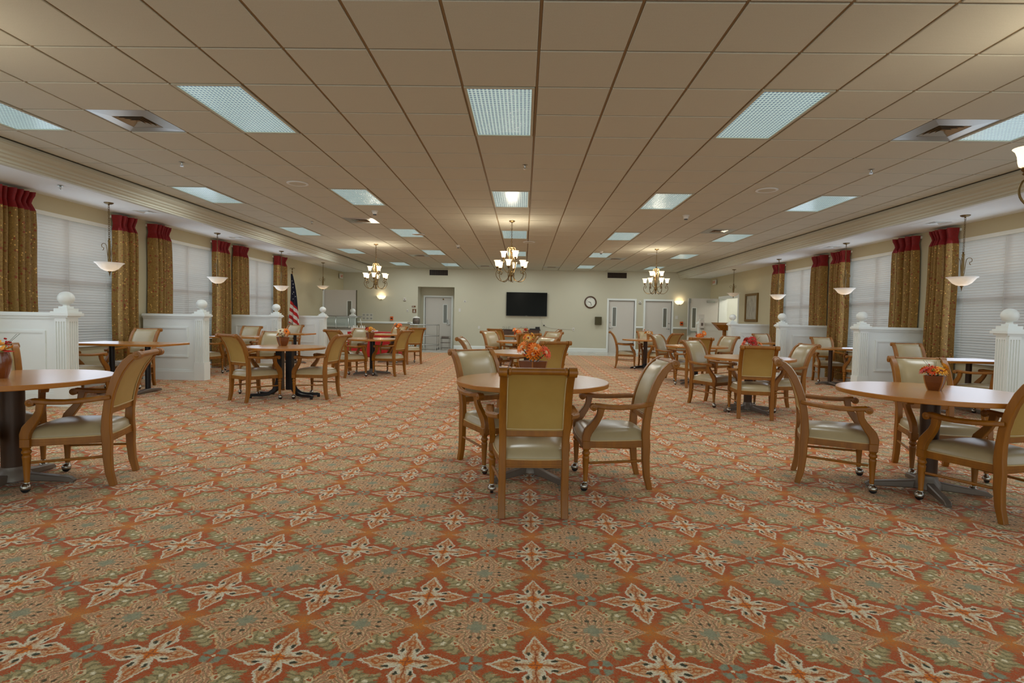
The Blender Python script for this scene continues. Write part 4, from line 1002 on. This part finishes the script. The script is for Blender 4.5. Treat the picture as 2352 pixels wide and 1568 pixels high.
bouquet('yellow', 3.28, 14.42, 'yellow-orange blossoms in a tan vase on the far right table', 10, 'tall', 1.15)
bouquet('orange', 3.58, 11.15, 'orange and yellow daisies on the middle right table', 13, 'bowl', 1.35)
bouquet('red', 3.20, 7.72, 'bright red daisies with a pale leaf on the nearer right table', 14, 'bowl', 1.35)

# ================================================================== CURTAINS
def curtain(x, sg, y0, y1, z0, z1, folds, label, seed=0):
    r = random.Random(seed); e = empty('curtain', (x, (y0 + y1) / 2, 0)); hw = (y1 - y0) / 2; zr = z1 - .26
    ph = [r.uniform(-.5, .5) for _ in range(folds * 2 + 2)]; dep = [r.uniform(.75, 1.2) for _ in range(folds + 2)]
    def f(u, z):
        t = (z - z0) / (z1 - z0)
        pinch = 1 - .12 * math.exp(-((z - (z1 - .15)) / .07) ** 2)
        wid = hw * (.93 - .07 * t) * pinch
        k = u * folds; i = int(min(k, folds - 1))
        A = .165 * dep[i] * (1 - .25 * math.exp(-((z - (z1 - .15)) / .08) ** 2))
        lobe = 1 - abs(cos(pi * k)) ** 1.8
        kk = k - .085 * sin(2 * pi * k) + .02 * sin(z * 2.1 + i * 2 + seed)
        return (-sg * (.035 + A * lobe), (kk / folds * 2 - 1) * wid + .010 * sin(z * 3 + seed), z)
    nu = folds * 14
    for nm, za, zb, mt in (('panel', z0, zr, 'curtain'), ('red_band', zr, z1, 'curtain_red')):
        m = MB(); nv = 12 if nm == 'panel' else 5
        m.grid(lambda u, v: f(u, za + (zb - za) * v), nu, nv); m.obj(nm, M[mt], e)
    MB().box(*sorted((-sg * .0, -sg * .03)), -hw * .85, hw * .85, z1 - .05, z1 - .01).obj('rod_board', M['white'], e)
    tag(e, label, 'curtain', 'gold floral curtains with red tops'); return e
cz = 2.885
spans = [(7.02, 7.68), (9.20, 9.78), (10.08, 10.72), (12.20, 12.80), (13.08, 13.74), (15.24, 15.84)]
ordn = ['first (nearest)', 'second', 'third', 'fourth', 'fifth', 'sixth (farthest)']
for sg, x in ((-1, XL), (1, XR)):
    for i, (a, b) in enumerate(spans):
        curtain(x, sg, a, b, .03, cz, 6, 'gold floral curtain with dark red pleated top, %s panel along the %s wall' % (ordn[i], 'left' if sg < 0 else 'right'), i + (10 if sg > 0 else 0))

# ================================================================== PENDANTS AND CHANDELIERS
def chain(z0, z1, r=.006):
    m = MB(); n = max(2, int((z1 - z0) / .030)); h = (z1 - z0) / n
    for k in range(n):
        zc = z0 + h * (k + .5); pts = []
        for j in range(8):
            t = 2 * pi * j / 8; a = .012 * cos(t); pts.append((a, 0, zc + h * .62 * sin(t)) if k % 2 else (0, a, zc + h * .62 * sin(t)))
        m.tube(pts, .0038, 4, closed=True)
    return m
def pendant():
    e = empty('pendant_light'); zt = 0
    MB().lathe([(.065, 0), (.063, -.010), (.045, -.022), (.012, -.030), (.008, -.045)], 20).obj('canopy', M['bronze'], e)
    chain(-.55, -.04).obj('chain', M['bronze'], e)
    MB().lathe([(.006, -.55), (.018, -.556), (.010, -.57), (.020, -.59), (.017, -.62), (.022, -.80), (.014, -.86), (.02, -.90), (.01, -1.02)], 14).obj('stem', M['bronze'], e)
    m = MB()
    for k in range(3):
        a = 2 * pi * k / 3 + .2; d = Vector((cos(a), sin(a), 0))
        pts = [d * q + Vector((0, 0, z)) for q, z in ((.015, -.95), (.03, -.80), (.035, -.72), (.05, -.655), (.085, -.64), (.112, -.66), (.108, -.70), (.085, -.705), (.088, -.735), (.10, -.745))]
        m.tube(spline(pts, 3), .0045, 6)
    m.obj('scroll_arm', M['bronze'], e)
    pr = [(.20, -.930), (.198, -.936), (.175, -.950), (.155, -.975), (.118, -1.022), (.070, -1.052), (.018, -1.064)]
    m = MB(); m.lathe(pr + [(.016, -1.060), (.068, -1.047), (.115, -1.016), (.150, -.970), (.172, -.945), (.196, -.930)], 36, cap=False); m.obj('glass_bowl', M['bowl'], e)
    MB().lathe([(.024, -1.060), (.026, -1.070), (.012, -1.085), (.008, -1.11), (.0005, -1.145)], 12).obj('finial', M['bronze'], e)
    return e
pd = pendant(); index_kids(pd)
PP = [(-6.49, 8.46), (-6.50, 11.50), (-6.50, 14.56), (-6.50, 17.6), (6.63, 8.46), (6.63, 11.50), (6.66, 14.54), (6.66, 17.6)]
PL = ['nearest on the left', 'second on the left', 'third on the left, before the flag', 'farthest on the left', 'nearest on the right', 'second on the right', 'third on the right', 'farthest on the right, left of the picture']
for i, (x, y) in enumerate(PP):
    p = pd if i == 0 else copy_tree(pd); s = 1.0
    p.location = (x, y, ZB); p.rotation_euler = (0, 0, i * .4); tag(p, 'bronze chain pendant with lit alabaster bowl, ' + PL[i], 'pendant light', 'bowl pendants over the booths')
    if i in (3, 7):  # shorter chain drop at the far end is within tolerance
        p.scale = (1, 1, .80)
    point('pendant_bulb', (x, y, ZB - (.96 if i not in (3, 7) else .78) - .01), 3.4, .03, (1, .78, .50))
def chandelier():
    e = empty('chandelier')
    MB().lathe([(.062, 0), (.062, -.012), (.040, -.03), (.012, -.036), (.008, -.05)], 20).obj('canopy', M['bronze'], e)
    chain(-.46, -.045).obj('chain', M['bronze'], e)
    MB().lathe([(.008, -.46), (.016, -.47), (.010, -.485), (.030, -.50), (.034, -.515), (.012, -.53), (.010, -.56), (.034, -.58), (.030, -.60), (.014, -.65), (.012, -.84), (.022, -.95), (.036, -1.03), (.040, -1.06), (.020, -1.08), (.014, -1.12), (.020, -1.15), (.006, -1.19)], 14).obj('body', M['bronze'], e)
    m = MB()
    for k in range(6):
        a = 2 * pi * k / 6; d = Vector((cos(a), sin(a), 0))
        m.tube(spline([d * q + Vector((0, 0, z)) for q, z in ((.02, -1.06), (.03, -.95), (.05, -.80), (.075, -.66), (.085, -.57), (.065, -.52), (.035, -.52), (.03, -.545), (.045, -.56))], 3), .005, 6)
    m.obj('cage_scroll', M['bronze'], e)
    shp = [(.020, 0), (.034, .008), (.040, .03), (.044, .07), (.054, .10), (.070, .118), (.068, .120), (.050, .104), (.040, .072), (.036, .03), (.03, .012)]
    shade_me = MB().lathe(shp, 20, cap=False).mesh('glass_shade', M['lamp'])
    cup_me = MB().lathe([(.006, -.05), (.018, -.040), (.010, -.03), (.022, -.018), (.026, -.006), (.020, .004)], 12).mesh('socket_cup', M['bronze'])
    for tier, (n, R_, zs, off) in enumerate(((6, .285, -.90, .26), (3, .155, -.715, .95))):
        for k in range(n):
            a = 2 * pi * k / n + off; d = Vector((cos(a), sin(a), 0))
            if tier == 0: pr = [(.025, -.98), (.05, -1.08), (.10, -1.155), (.17, -1.18), (.24, -1.16), (.295, -1.10), (.310, -1.04), (.295, -.985), (.262, -.97), (.240, -.995), (.248, -1.025), (.268, -1.03), (.275, -1.01)]
            else: pr = [(.02, -.98), (.04, -1.00), (.085, -1.00), (.125, -.95), (.15, -.88), (.162, -.83), (.160, -.775), (.14, -.79), (.135, -.82)]
            arm = MB().tube(spline([d * q + Vector((0, 0, z)) for q, z in pr], 3), .0068, 7)
            top = pr[-1] if tier else None
            arm.tube([d * (.262 if tier == 0 else .158) + Vector((0, 0, -.97 if tier == 0 else -.79)), d * R_ + Vector((0, 0, zs - .045))], .005, 6)
            am = arm.obj('arm', M['bronze'], e)
            for nm, me in (('socket_cup', cup_me), ('glass_shade', shade_me)):
                o = bpy.data.objects.new(nm, me); COL.objects.link(o); o.parent = am; o.location = tuple(d * R_ + Vector((0, 0, zs)))
    return e
cd = chandelier(); index_kids(cd)
for i, (x, y, d) in enumerate([(-.26, 10.72, 'centre of the room above the middle tables'), (-3.93, 14.45, 'left of centre, in front of the far wall'), (3.47, 14.55, 'right of centre, in front of the far wall'), (3.34, 3.35, 'cut off by the right picture edge'), (-4.05, 3.35, 'beyond the left picture edge')]):
    c = cd if i == 0 else copy_tree(cd); c.location = (x, y, ZC); c.rotation_euler = (0, 0, [.1, .35, .55, .2, .4][i])
    tag(c, 'bronze nine-light chandelier with lit bell shades, ' + d, 'chandelier', 'nine-light chandeliers')
    point('chandelier_glow', (x, y, ZC - .60), 36 if i < 3 else 20, .10, (1, .88, .70))
def sconce():
    e = empty('wall_sconce')
    m = MB(); m.grid(lambda u, v: ((.175 - .155 * v ** 1.7) * cos(pi * u) * 1.0, -(.12 - .10 * v ** 1.7) * sin(pi * u), -.13 * math.sin(v * pi / 2) ** 1.1), 20, 8); m.obj('glass_bowl', M['sconce'], e)
    MB().lathe([(.02, -.125), (.026, -.135), (.010, -.15), (.0005, -.165)], 10, 'Z', (0, -.03, 0)).obj('finial', M['bronze'], e)
    MB().tube([(.178 * cos(pi * k / 16), -.123 * sin(pi * k / 16), 0) for k in range(17)], .006, 6).obj('rim', M['sconce'], e)
    MB().box(-.04, .04, -.015, 0, -.12, .02).obj('back_plate', M['bronze'], e); return e
sc0 = sconce(); index_kids(sc0)
for i, (x, d) in enumerate([(-5.58, 'left part of the far wall'), (6.01, 'right part of the far wall')]):
    s = sc0 if i == 0 else copy_tree(sc0); s.location = (x, YW, 2.03); tag(s, 'lit half-bowl glass wall lamp, ' + d, 'wall lamp', 'half-bowl wall sconces')
    point('sconce_bulb', (x, YW - .13, 2.06), 2.2, .04)

# ================================================================== FAR WALL FITTINGS
e = empty('television', (.112, YW - .085, 1.806)); MB().bevbox(-.792, .792, 0, .045, -.457, .457, .006).obj('bezel', M['black'], e)
MB().box(-.778, .778, -.002, .001, -.440, .445).obj('screen', M['screen'], e); MB().box(-.25, .25, .045, .07, -.2, .2).obj('wall_bracket', M['dark'], e)
MB().box(-.03, .03, -.004, 0, -.454, -.446).obj('badge_strip', M['steel'], e)
e.rotation_euler = (0, 0, 0); tag(e, 'large black flat television on the far wall', 'television')
c = MB().tube([(.70, YW - .02, 1.34), (.72, YW - .015, 1.15), (.80, YW - .015, 1.02), (.84, YW - .02, .99), (.95, YW - .015, .93), (1.3, YW - .01, .88), (1.93, YW - .02, .875)], .006, 6).tube([(.68, YW - .02, 1.34), (.66, YW - .02, .95), (.62, YW - .05, .84)], .005, 5).obj('cable', M['pale']); tag(c, 'thin pale cables hanging below the television to the outlet', 'cable')
c = MB().cbox(.80, YW - .03, 1.0, .06, .03, .035).obj('power_adapter', M['black']); tag(c, 'small black power adapter hanging on the cable under the television', 'adapter')
# clock
e = empty('wall_clock', (2.583, YW, 1.93)); m = MB(); m.lathe([(.235, 0), (.24, -.02), (.225, -.04), (.195, -.045), (.185, -.03), (.185, -.012)], 40, 'Y', cap=False); m.obj('rim', M['wood_dark'], e)
MB().lathe([(.188, -.012), (.188, -.016)], 40, 'Y').obj('face', M['clock'], e)
h = MB(); 
for L, a, wd in ((.09, rad(-78), .010), (.13, rad(160), .007)): h.sweep([(0, -.022, 0), (L * sin(a), -.022, L * cos(a))], wd, .002, (cos(a), 0, -sin(a)), .2)
h.lathe([(.012, -.02), (.0005, -.028)], 10, 'Y'); h.obj('hands', M['black'], e)
for i in range(12):
    a = 2 * pi * (i + 1) / 12; letters('numeral', str(i + 1), .052 if (i + 1) % 3 == 0 else .032, (.143 * sin(a), -.018, .143 * cos(a)), (pi / 2, 0, 0), M['black'], e)
tag(e, 'round wall clock with dark wooden rim right of the television', 'clock')
e = empty('wall_box', (2.896, YW, 1.217)); MB().bevbox(-.125, .125, -.13, 0, -.155, .155, .008).obj('housing', M['box_brown'], e); MB().box(-.10, .10, -.134, -.129, .12, .135).obj('lip', M['box_brown'], e)
tag(e, 'olive brown square box mounted below the clock', 'box')
def grille(x0, x1, z0, z1, lab):
    e = empty('wall_grille', ((x0 + x1) / 2, YW, (z0 + z1) / 2)); w_, h_ = (x1 - x0) / 2, (z1 - z0) / 2
    f = MB()
    for (a, b, c, d) in ((-w_ - .02, -w_, -h_ - .02, h_ + .02), (w_, w_ + .02, -h_ - .02, h_ + .02), (-w_, w_, h_, h_ + .02), (-w_, w_, -h_ - .02, -h_)): f.box(a, b, -.015, 0, c, d)
    f.obj('frame', M['wall'], e); MB().box(-w_, w_, -.004, -.001, -h_, h_).obj('duct', M['dark'], e)
    me = MB().box(-.004, .004, -.012, -.004, -h_, h_).mesh('slat', M['wood_dark'])
    for k in range(18):
        o = bpy.data.objects.new('slat', me); COL.objects.link(o); o.parent = e; o.location = (-w_ + (k + .5) * 2 * w_ / 18, 0, 0); o.rotation_euler = (0, 0, .4)
    tag(e, lab, 'grille', 'dark wall grilles')
grille(-3.70, -2.98, 2.87, 3.08, 'dark rectangular wall grille above the recess door')
grille(3.22, 3.96, 2.88, 3.09, 'dark rectangular wall grille above the left white door')
def strobe(x, z, lab):
    e = empty('alarm_strobe', (x, YW, z)); MB().bevbox(-.05, .05, -.03, 0, -.06, .04, .004).obj('body', M['pale'], e); MB().lathe([(.03, -.03), (.022, -.05), (.0005, -.058)], 10, 'Y', (0, 0, .0)).obj('lens_dome', M['chrome'], e); MB().box(-.05, .05, -.04, 0, -.075, -.06).obj('shelf', M['metal_grey'], e)
    tag(e, lab, 'alarm', 'wall alarm strobes')
strobe(-4.66, 1.93, 'small white alarm strobe left of the recess'); strobe(4.50, 1.98, 'small white alarm strobe between the two white doors')
def pull(x, z, lab):
    e = empty('fire_alarm', (x, YW, z)); MB().bevbox(-.055, .055, -.05, 0, -.075, .075, .005).obj('body', M['orange'], e); MB().box(-.035, .035, -.058, -.05, -.02, .02).obj('handle', M['dark'], e)
    tag(e, lab, 'fire alarm', 'orange pull stations')
pull(-5.16, 1.16, 'small orange fire alarm box left of the recess'); pull(6.12, 1.17, 'small orange fire alarm box right of the pair of doors')
e = empty('notice_sheets', (-6.12, YW, 1.20)); me = MB().box(-.062, .062, -.004, 0, -.055, .055).mesh('sheet', M['paper']); m2 = MB().box(-.045, .045, -.0055, -.004, -.035, .035).mesh('print_block', M['metal_grey'])
m2.materials[0] = plain('grey_print', srgb(160, 158, 148), .8)
for i in range(3):
    for j in range(2):
        o = bpy.data.objects.new('sheet', me); COL.objects.link(o); o.parent = e; o.location = (-.145 + i * .145, 0, .075 - j * .135)
        q = bpy.data.objects.new('print_block', m2); COL.objects.link(q); q.parent = o
tag(e, 'six pale notice sheets in two rows on the far wall behind the serving counter', 'notice')
s = MB().bevbox(-.07, .07, -.012, 0, -.03, .03, .003).obj('room_sign', M['sign']); s.location = (-4.30, YW, 1.64); s.scale = (1, 1, 1); q = MB().box(-.055, .01, -.014, -.012, -.008, .008).obj('word_bar', M['paper'], s); tag(s, 'brown sign with a short white word, left of the recess, upper of two', 'sign')
s = MB().bevbox(-.075, .075, -.012, 0, -.075, .075, .003).obj('restroom_sign', M['sign']); s.location = (-4.28, YW, 1.47)
MB().lathe([(.014, -.013), (.014, -.016)], 12, 'Y', (0, 0, .040)).box(-.020, .020, -.016, -.012, -.02, .022).box(-.04, .04, -.016, -.012, -.050, -.030).obj('pictogram', M['paper'], s); tag(s, 'square brown restroom sign with pale figure, lower of two', 'sign')
def plate(name, x, z, w_, h_, lab, cat, dark=True, y=YW):
    e = empty(name, (x, y, z)); MB().bevbox(-w_ / 2, w_ / 2, -.012, 0, -h_ / 2, h_ / 2, .003).obj('plate', M['pale'], e)
    MB().box(-.012, .012, -.018, -.012, -.02, .012).obj('button', M['metal_grey'] if dark else M['pale'], e); tag(e, lab, cat); return e
plate('keypad', -4.55, 1.47, .06, .11, 'small white wall keypad left of the signs', 'keypad')
plate('thermostat', -2.30, 1.88, .10, .08, 'white thermostat right of the recess', 'thermostat')
plate('light_switch', -2.50, 1.53, .08, .13, 'double light switch right of the recess', 'switch', False)
plate('power_outlet', -1.735, .87, .08, .12, 'white outlet on the far wall left of the console', 'outlet', False)
plate('power_outlet', 1.95, .87, .08, .12, 'white outlet with dark plug at the end of the cable', 'outlet')
plate('light_switch', 5.93, 1.40, .10, .13, 'wall switch under the right wall lamp', 'switch', False)
for sg, x, y, lab in ((-1, XL + .03, 20.9, 'exit sign high on the left wall near the far corner'), (1, XR - .03, 20.75, 'exit sign high on the right wall above the open doorway')):
    e = empty('exit_sign', (x - sg * .03, y, 2.74)); MB().box(-.025, .025, -.13, .13, -.085, .085).obj('housing', M['pale'], e)
    letters('lettering', 'EXIT', .13, (-sg * .027, 0, 0), (pi / 2, 0, -sg * pi / 2), M['orange'], e); tag(e, lab, 'sign', 'exit signs')
# console under the television with things on it
e = empty('console_table', (0, YW - .27, 0))
MB().bevbox(-.80, .66, -.22, .22, .79, .825, .004).obj('top', M['wood_dark'], e); MB().bevbox(-.76, .62, -.20, .20, .60, .79, .004).obj('drawer_box', M['wood_dark'], e)
for k in range(3): 
    d = MB().bevbox(-.74 + k * .45, -.74 + k * .45 + .43, -.212, -.20, .62, .775, .003).obj('drawer', M['wood_dark'], e); MB().lathe([(.006, -.212), (.014, -.23), (.0005, -.235)], 8, 'Y', (-.525 + k * .45, 0, .70)).obj('knob', M['bronze'], d)
for a in (-.74, .60):
    for b in (-.18, .18): MB().lathe([(.016, 0), (.026, .3), (.022, .6)], 12, 'Z', (a, b, 0)).obj('leg', M['wood_dark'], e)
tag(e, 'dark wooden console table under the television', 'console table')
for i, (x, d) in enumerate(((-.66, 'left'), (.02, 'right'))):
    m = MB()
    for s in (-1, 1): m.tube([(s * (.10 + .05 * cos(t) * (1 - t / 9)), 0, .06 + .05 * sin(t) * (1 - t / 9)) for t in [k * .5 for k in range(14)]] , .004, 5)
    m.tube([(-.15, 0, .003), (.15, 0, .003)], .005, 5).tube([(0, 0, 0), (0, 0, .10)], .004, 5)
    o = m.obj('iron_scroll_stand', M['dark']); o.location = (x, YW - .22, .826); tag(o, 'black iron scroll stand on the %s end of the console' % d, 'ornament', 'iron scroll stands')
e = empty('media_player', (.44, YW - .27, .825)); MB().bevbox(-.20, .20, -.12, .12, 0, .045, .004).obj('case', M['black'], e); MB().bevbox(.02, .19, -.10, .10, .045, .115, .006).obj('upper_unit', M['black'], e); tag(e, 'black media player on the right end of the console', 'media player')
# picture on the right wall
e = empty('framed_picture', (XR, 17.45, 1.73)); m = MB(); w_, h_ = .475, .445
for (a, b, c, d) in ((-w_, -w_ + .075, -h_, h_), (w_ - .075, w_, -h_, h_), (-w_ + .075, w_ - .075, h_ - .075, h_), (-w_ + .075, w_ - .075, -h_, -h_ + .075)): m.bevbox(-.04, 0, a, b, c, d, .008)
m.obj('frame', M['gold_frame'], e); MB().box(-.018, -.01, -w_ + .07, w_ - .07, -h_ + .07, h_ - .07).obj('print', M['print'], e); tag(e, 'gilt framed greyish picture on the right wall', 'picture')
# lectern by the right wall
e = empty('lectern', (6.20, 17.0, 0)); m = MB(); m.box(-.30, .30, -.26, .26, 0, .02)
MB().bevbox(-.22, .22, -.2, .2, 0, .06, .01).obj('base', M['wood'], e); MB().bevbox(-.045, .045, -.045, .045, .06, 1.0, .008).obj('column', M['wood'], e)
m = MB(); m.add([(-.14, -.12, 1.0), (.14, -.12, 1.0), (.14, .12, 1.0), (-.14, .12, 1.0), (-.34, -.22, 1.17), (.34, -.22, 1.17), (.34, .22, 1.24), (-.34, .22, 1.24)], [(3, 2, 1, 0), (4, 5, 6, 7), (0, 1, 5, 4), (1, 2, 6, 5), (2, 3, 7, 6), (3, 0, 4, 7)]); m.obj('reading_desk', M['wood'], e)
tag(e, 'golden wooden lectern beside the fourth right post', 'lectern')
# sanitiser stand
e = empty('sanitizer_stand', (5.98, 18.55, 0)); MB().lathe([(.16, 0), (.16, .015), (.03, .03), (.018, .05), (.018, 1.02)], 16).obj('pole', M['pale'], e)
MB().bevbox(-.075, .075, -.10, .02, 1.04, 1.33, .012).obj('dispenser', M['pale'], e); MB().box(-.05, .05, -.14, -.09, 1.00, 1.03).obj('drip_tray', M['metal_grey'], e)
MB().box(-.035, .035, -.104, -.10, 1.12, 1.22).obj('label_patch', M['metal_grey'], e); MB().box(-.10, .10, -.015, -.005, 1.36, 1.50).obj('notice_card', M['paper'], e)
tag(e, 'white hand sanitizer dispenser on a stand before the open right door', 'dispenser')
# flag
e = empty('flag', (-6.76, 15.86, 0)); MB().lathe([(.11, 0), (.10, .03), (.06, .05), (.022, .08)], 20).obj('base', M['bronze'], e); MB().lathe([(.012, .05), (.012, 2.46)], 10).obj('pole', M['wood'], e)
MB().lathe([(.018, 2.46), (.022, 2.48), (.008, 2.50), (.008, 2.53), (.02, 2.56), (.0005, 2.60)], 10).tube([(-.07, 0, 2.58), (-.03, 0, 2.60), (0, 0, 2.55), (.03, 0, 2.60), (.07, 0, 2.58)], .007, 6).obj('eagle_finial', M['bronze'], e)
m = MB()
def fl_(u, v):
    z = 2.42 - v * 1.52; w_ = .05 + .26 * v ** .8
    return (-.02 + w_ * (u - .12) + .02 * sin(v * 4), -.045 - .035 * sin(u * 13 + v * 2) * (0.3 + .7 * v), z + .10 * (1 - u) * v)
m.grid(fl_, 40, 30); fo = m.obj('cloth', M['flag'], e)
m2 = MB()
for (a, b) in ((.3, .14), (.62, .20), (.45, .27), (.25, .40), (.55, .36), (.35, .50), (.7, .44)):
    p = Vector(fl_(a, b)) + Vector((.0, -.010, 0)); s_ = .022
    m2.add([p + Vector((s_ * (1 if k % 2 == 0 else .4) * sin(pi * k / 5), 0, s_ * (1 if k % 2 == 0 else .4) * cos(pi * k / 5))) for k in range(10)], [tuple(range(10))])
m2.obj('stars', M['paper'], e)
tag(e, 'striped red and white flag with blue starred canton on a standing pole, left wall', 'flag')
# serving counter with sneeze guard
e = empty('serving_counter', (-5.98, 18.05, 0)); MB().bevbox(-.70, .70, -.33, .33, .08, .80, .01).obj('body', M['white'], e); MB().box(-.66, .66, -.29, .29, 0, .08).obj('toe_kick', M['dark'], e)
MB().bevbox(-.74, .74, -.37, .37, .80, .84, .006).obj('counter_top', M['steel'], e)
for k in range(4):
    MB().bevbox(-.66 + k * .335, -.66 + k * .335 + .31, -.22, .22, .84, .855, .004).obj('food_well', M['chrome'], e)
for x, l in ((-.60, .10), (-.20, -.05), (.22, -.06), (.60, -.12)): MB().tube([(x - l, -.28, .84), (x - l * .4, -.24, 1.05), (x, -.14, 1.20)], .011, 8).obj('guard_post', M['steel'], e)
MB().bevbox(-.68, .68, -.20, .18, 1.20, 1.225, .004).obj('guard_shelf', M['steel'], e)
m = MB(); m.add([(-.58, -.27, .90), (.58, -.27, .90), (.58, -.15, 1.19), (-.58, -.15, 1.19), (-.58, -.264, .90), (.58, -.264, .90), (.58, -.144, 1.19), (-.58, -.144, 1.19)], [(0, 1, 2, 3), (7, 6, 5, 4), (0, 4, 5, 1), (3, 2, 6, 7)]); m.obj('guard_glass', M['glass'], e)
tag(e, 'steel serving counter with glass sneeze guard behind the fourth left divider', 'serving counter')
# red skirted table with boxes
e = empty('skirted_table', (-4.52, 16.7, 0)); m = MB()
def skirt(u, v):
    t = u * 4; i = int(min(t, 3.999)); q = t - i; a, b = .76, .38
    P0 = [(-a, -b), (a, -b), (a, b), (-a, b)][i]; P1 = [(a, -b), (a, b), (-a, b), (-a, -b)][i]
    nrm = [(0, -1), (1, 0), (0, 1), (-1, 0)][i]; d = .016 * abs(sin(q * (44 if i % 2 == 0 else 22))) * v
    return (P0[0] + (P1[0] - P0[0]) * q + nrm[0] * d, P0[1] + (P1[1] - P0[1]) * q + nrm[1] * d, .745 - v * .73)
m.grid(skirt, 288, 6); m.obj('pleated_skirt', M['red_cloth'], e); MB().bevbox(-.77, .77, -.39, .39, .742, .757, .004).obj('top_cloth', M['red_cloth'], e)
MB().box(-.74, .74, -.36, .36, .70, .742).obj('tabletop', M['pale'], e)
for a in (-.66, .66):
    for b in (-.3, .3): MB().lathe([(.014, 0), (.014, .70)], 8, 'Z', (a, b, 0)).obj('leg', M['steel'], e)
tag(e, 'buffet table with pleated red skirt on the left far side', 'table')
for i, (x, d) in enumerate(((-5.15, 'left'), (-4.93, 'right'))):
    e = empty('cardboard_box', (x, 16.62, .757)); MB().bevbox(-.09, .09, -.09, .09, 0, .12, .003).obj('carton', M['paper'], e)
    MB().box(-.075, .075, -.093, -.09, .03, .09).obj('side_print', plain('pink_print', srgb(206, 168, 160), .7), e)
    m = MB()
    for k in range(5): m.lathe([(.012, .12), (.018, .15), (.014, .18), (.0005, .185)], 8, 'Z', (-.06 + .03 * k, (-.04 if k % 2 else .03), 0))
    m.obj('packets', M['paper'], e); tag(e, 'white carton of packets on the red skirted table, %s one' % d, 'carton', 'cartons on the red table')
e = empty('serving_tray', (-4.62, 16.6, .757)); MB().bevbox(-.16, .16, -.12, .12, 0, .05, .01).obj('pan', M['paper'], e); MB().lathe([(.05, .05), (.07, .06), (.05, .09), (.0005, .10)], 14, 'Z', (.03, 0, 0)).obj('bread', M['pot_tan'], e); tag(e, 'white tray with a brown loaf on the red skirted table', 'tray')
# utility cart in front of the recess
e = empty('utility_cart', (-3.62, 20.6, 0))
for z in (.18, .52, .93): MB().bevbox(-.62, .42, -.24, .24, z, z + .03, .008).obj('shelf', M['steel'], e)
for a in (-.60, .40):
    for b in (-.22, .22):
        MB().lathe([(.012, .10), (.012, .97)], 8, 'Z', (a, b, 0)).obj('upright', M['steel'], e); MB().lathe([(.03, -.012), (.045, -.008), (.045, .008), (.03, .012)], 12, 'X', (a, b, .047)).obj('wheel', M['rubber'], e)
MB().tube([(-.62, -.2, .96), (-.72, -.2, 1.02), (-.72, .2, 1.02), (-.62, .2, .96)], .012, 8).obj('push_handle', M['steel'], e)
tag(e, 'stainless utility cart with trays before the recess door', 'cart')
e = empty('urn_stand_in', (-4.05, 20.6, .96)); MB().lathe([(.10, 0), (.13, .03), (.14, .14), (.13, .20), (.10, .23)], 20).obj('body', M['metal_grey'], e); MB().lathe([(.145, .23), (.13, .26), (.06, .29), (.012, .30), (.016, .32), (.0005, .33)], 20).obj('lid', M['pale'], e)  # stands in for an unidentified grey shape, built as a covered urn
tag(e, 'unidentified grey shape with pale top, built as a covered urn on the cart', 'urn')
e = empty('wire_rack_cart', (-2.98, 20.9, 0))
for z in (.06, .26, .42): MB().bevbox(-.17, .17, -.15, .15, z, z + .02, .004).obj('shelf', M['metal_grey'], e)
for a in (-.16, .16):
    for b in (-.14, .14): MB().lathe([(.009, 0), (.009, .52)], 8, 'Z', (a, b, 0)).obj('upright', M['steel'], e)
MB().bevbox(-.14, .14, -.12, .12, .44, .52, .015).obj('bin', M['metal_grey'], e); tag(e, 'small grey rack stand with a bin in front of the recess door', 'rack')
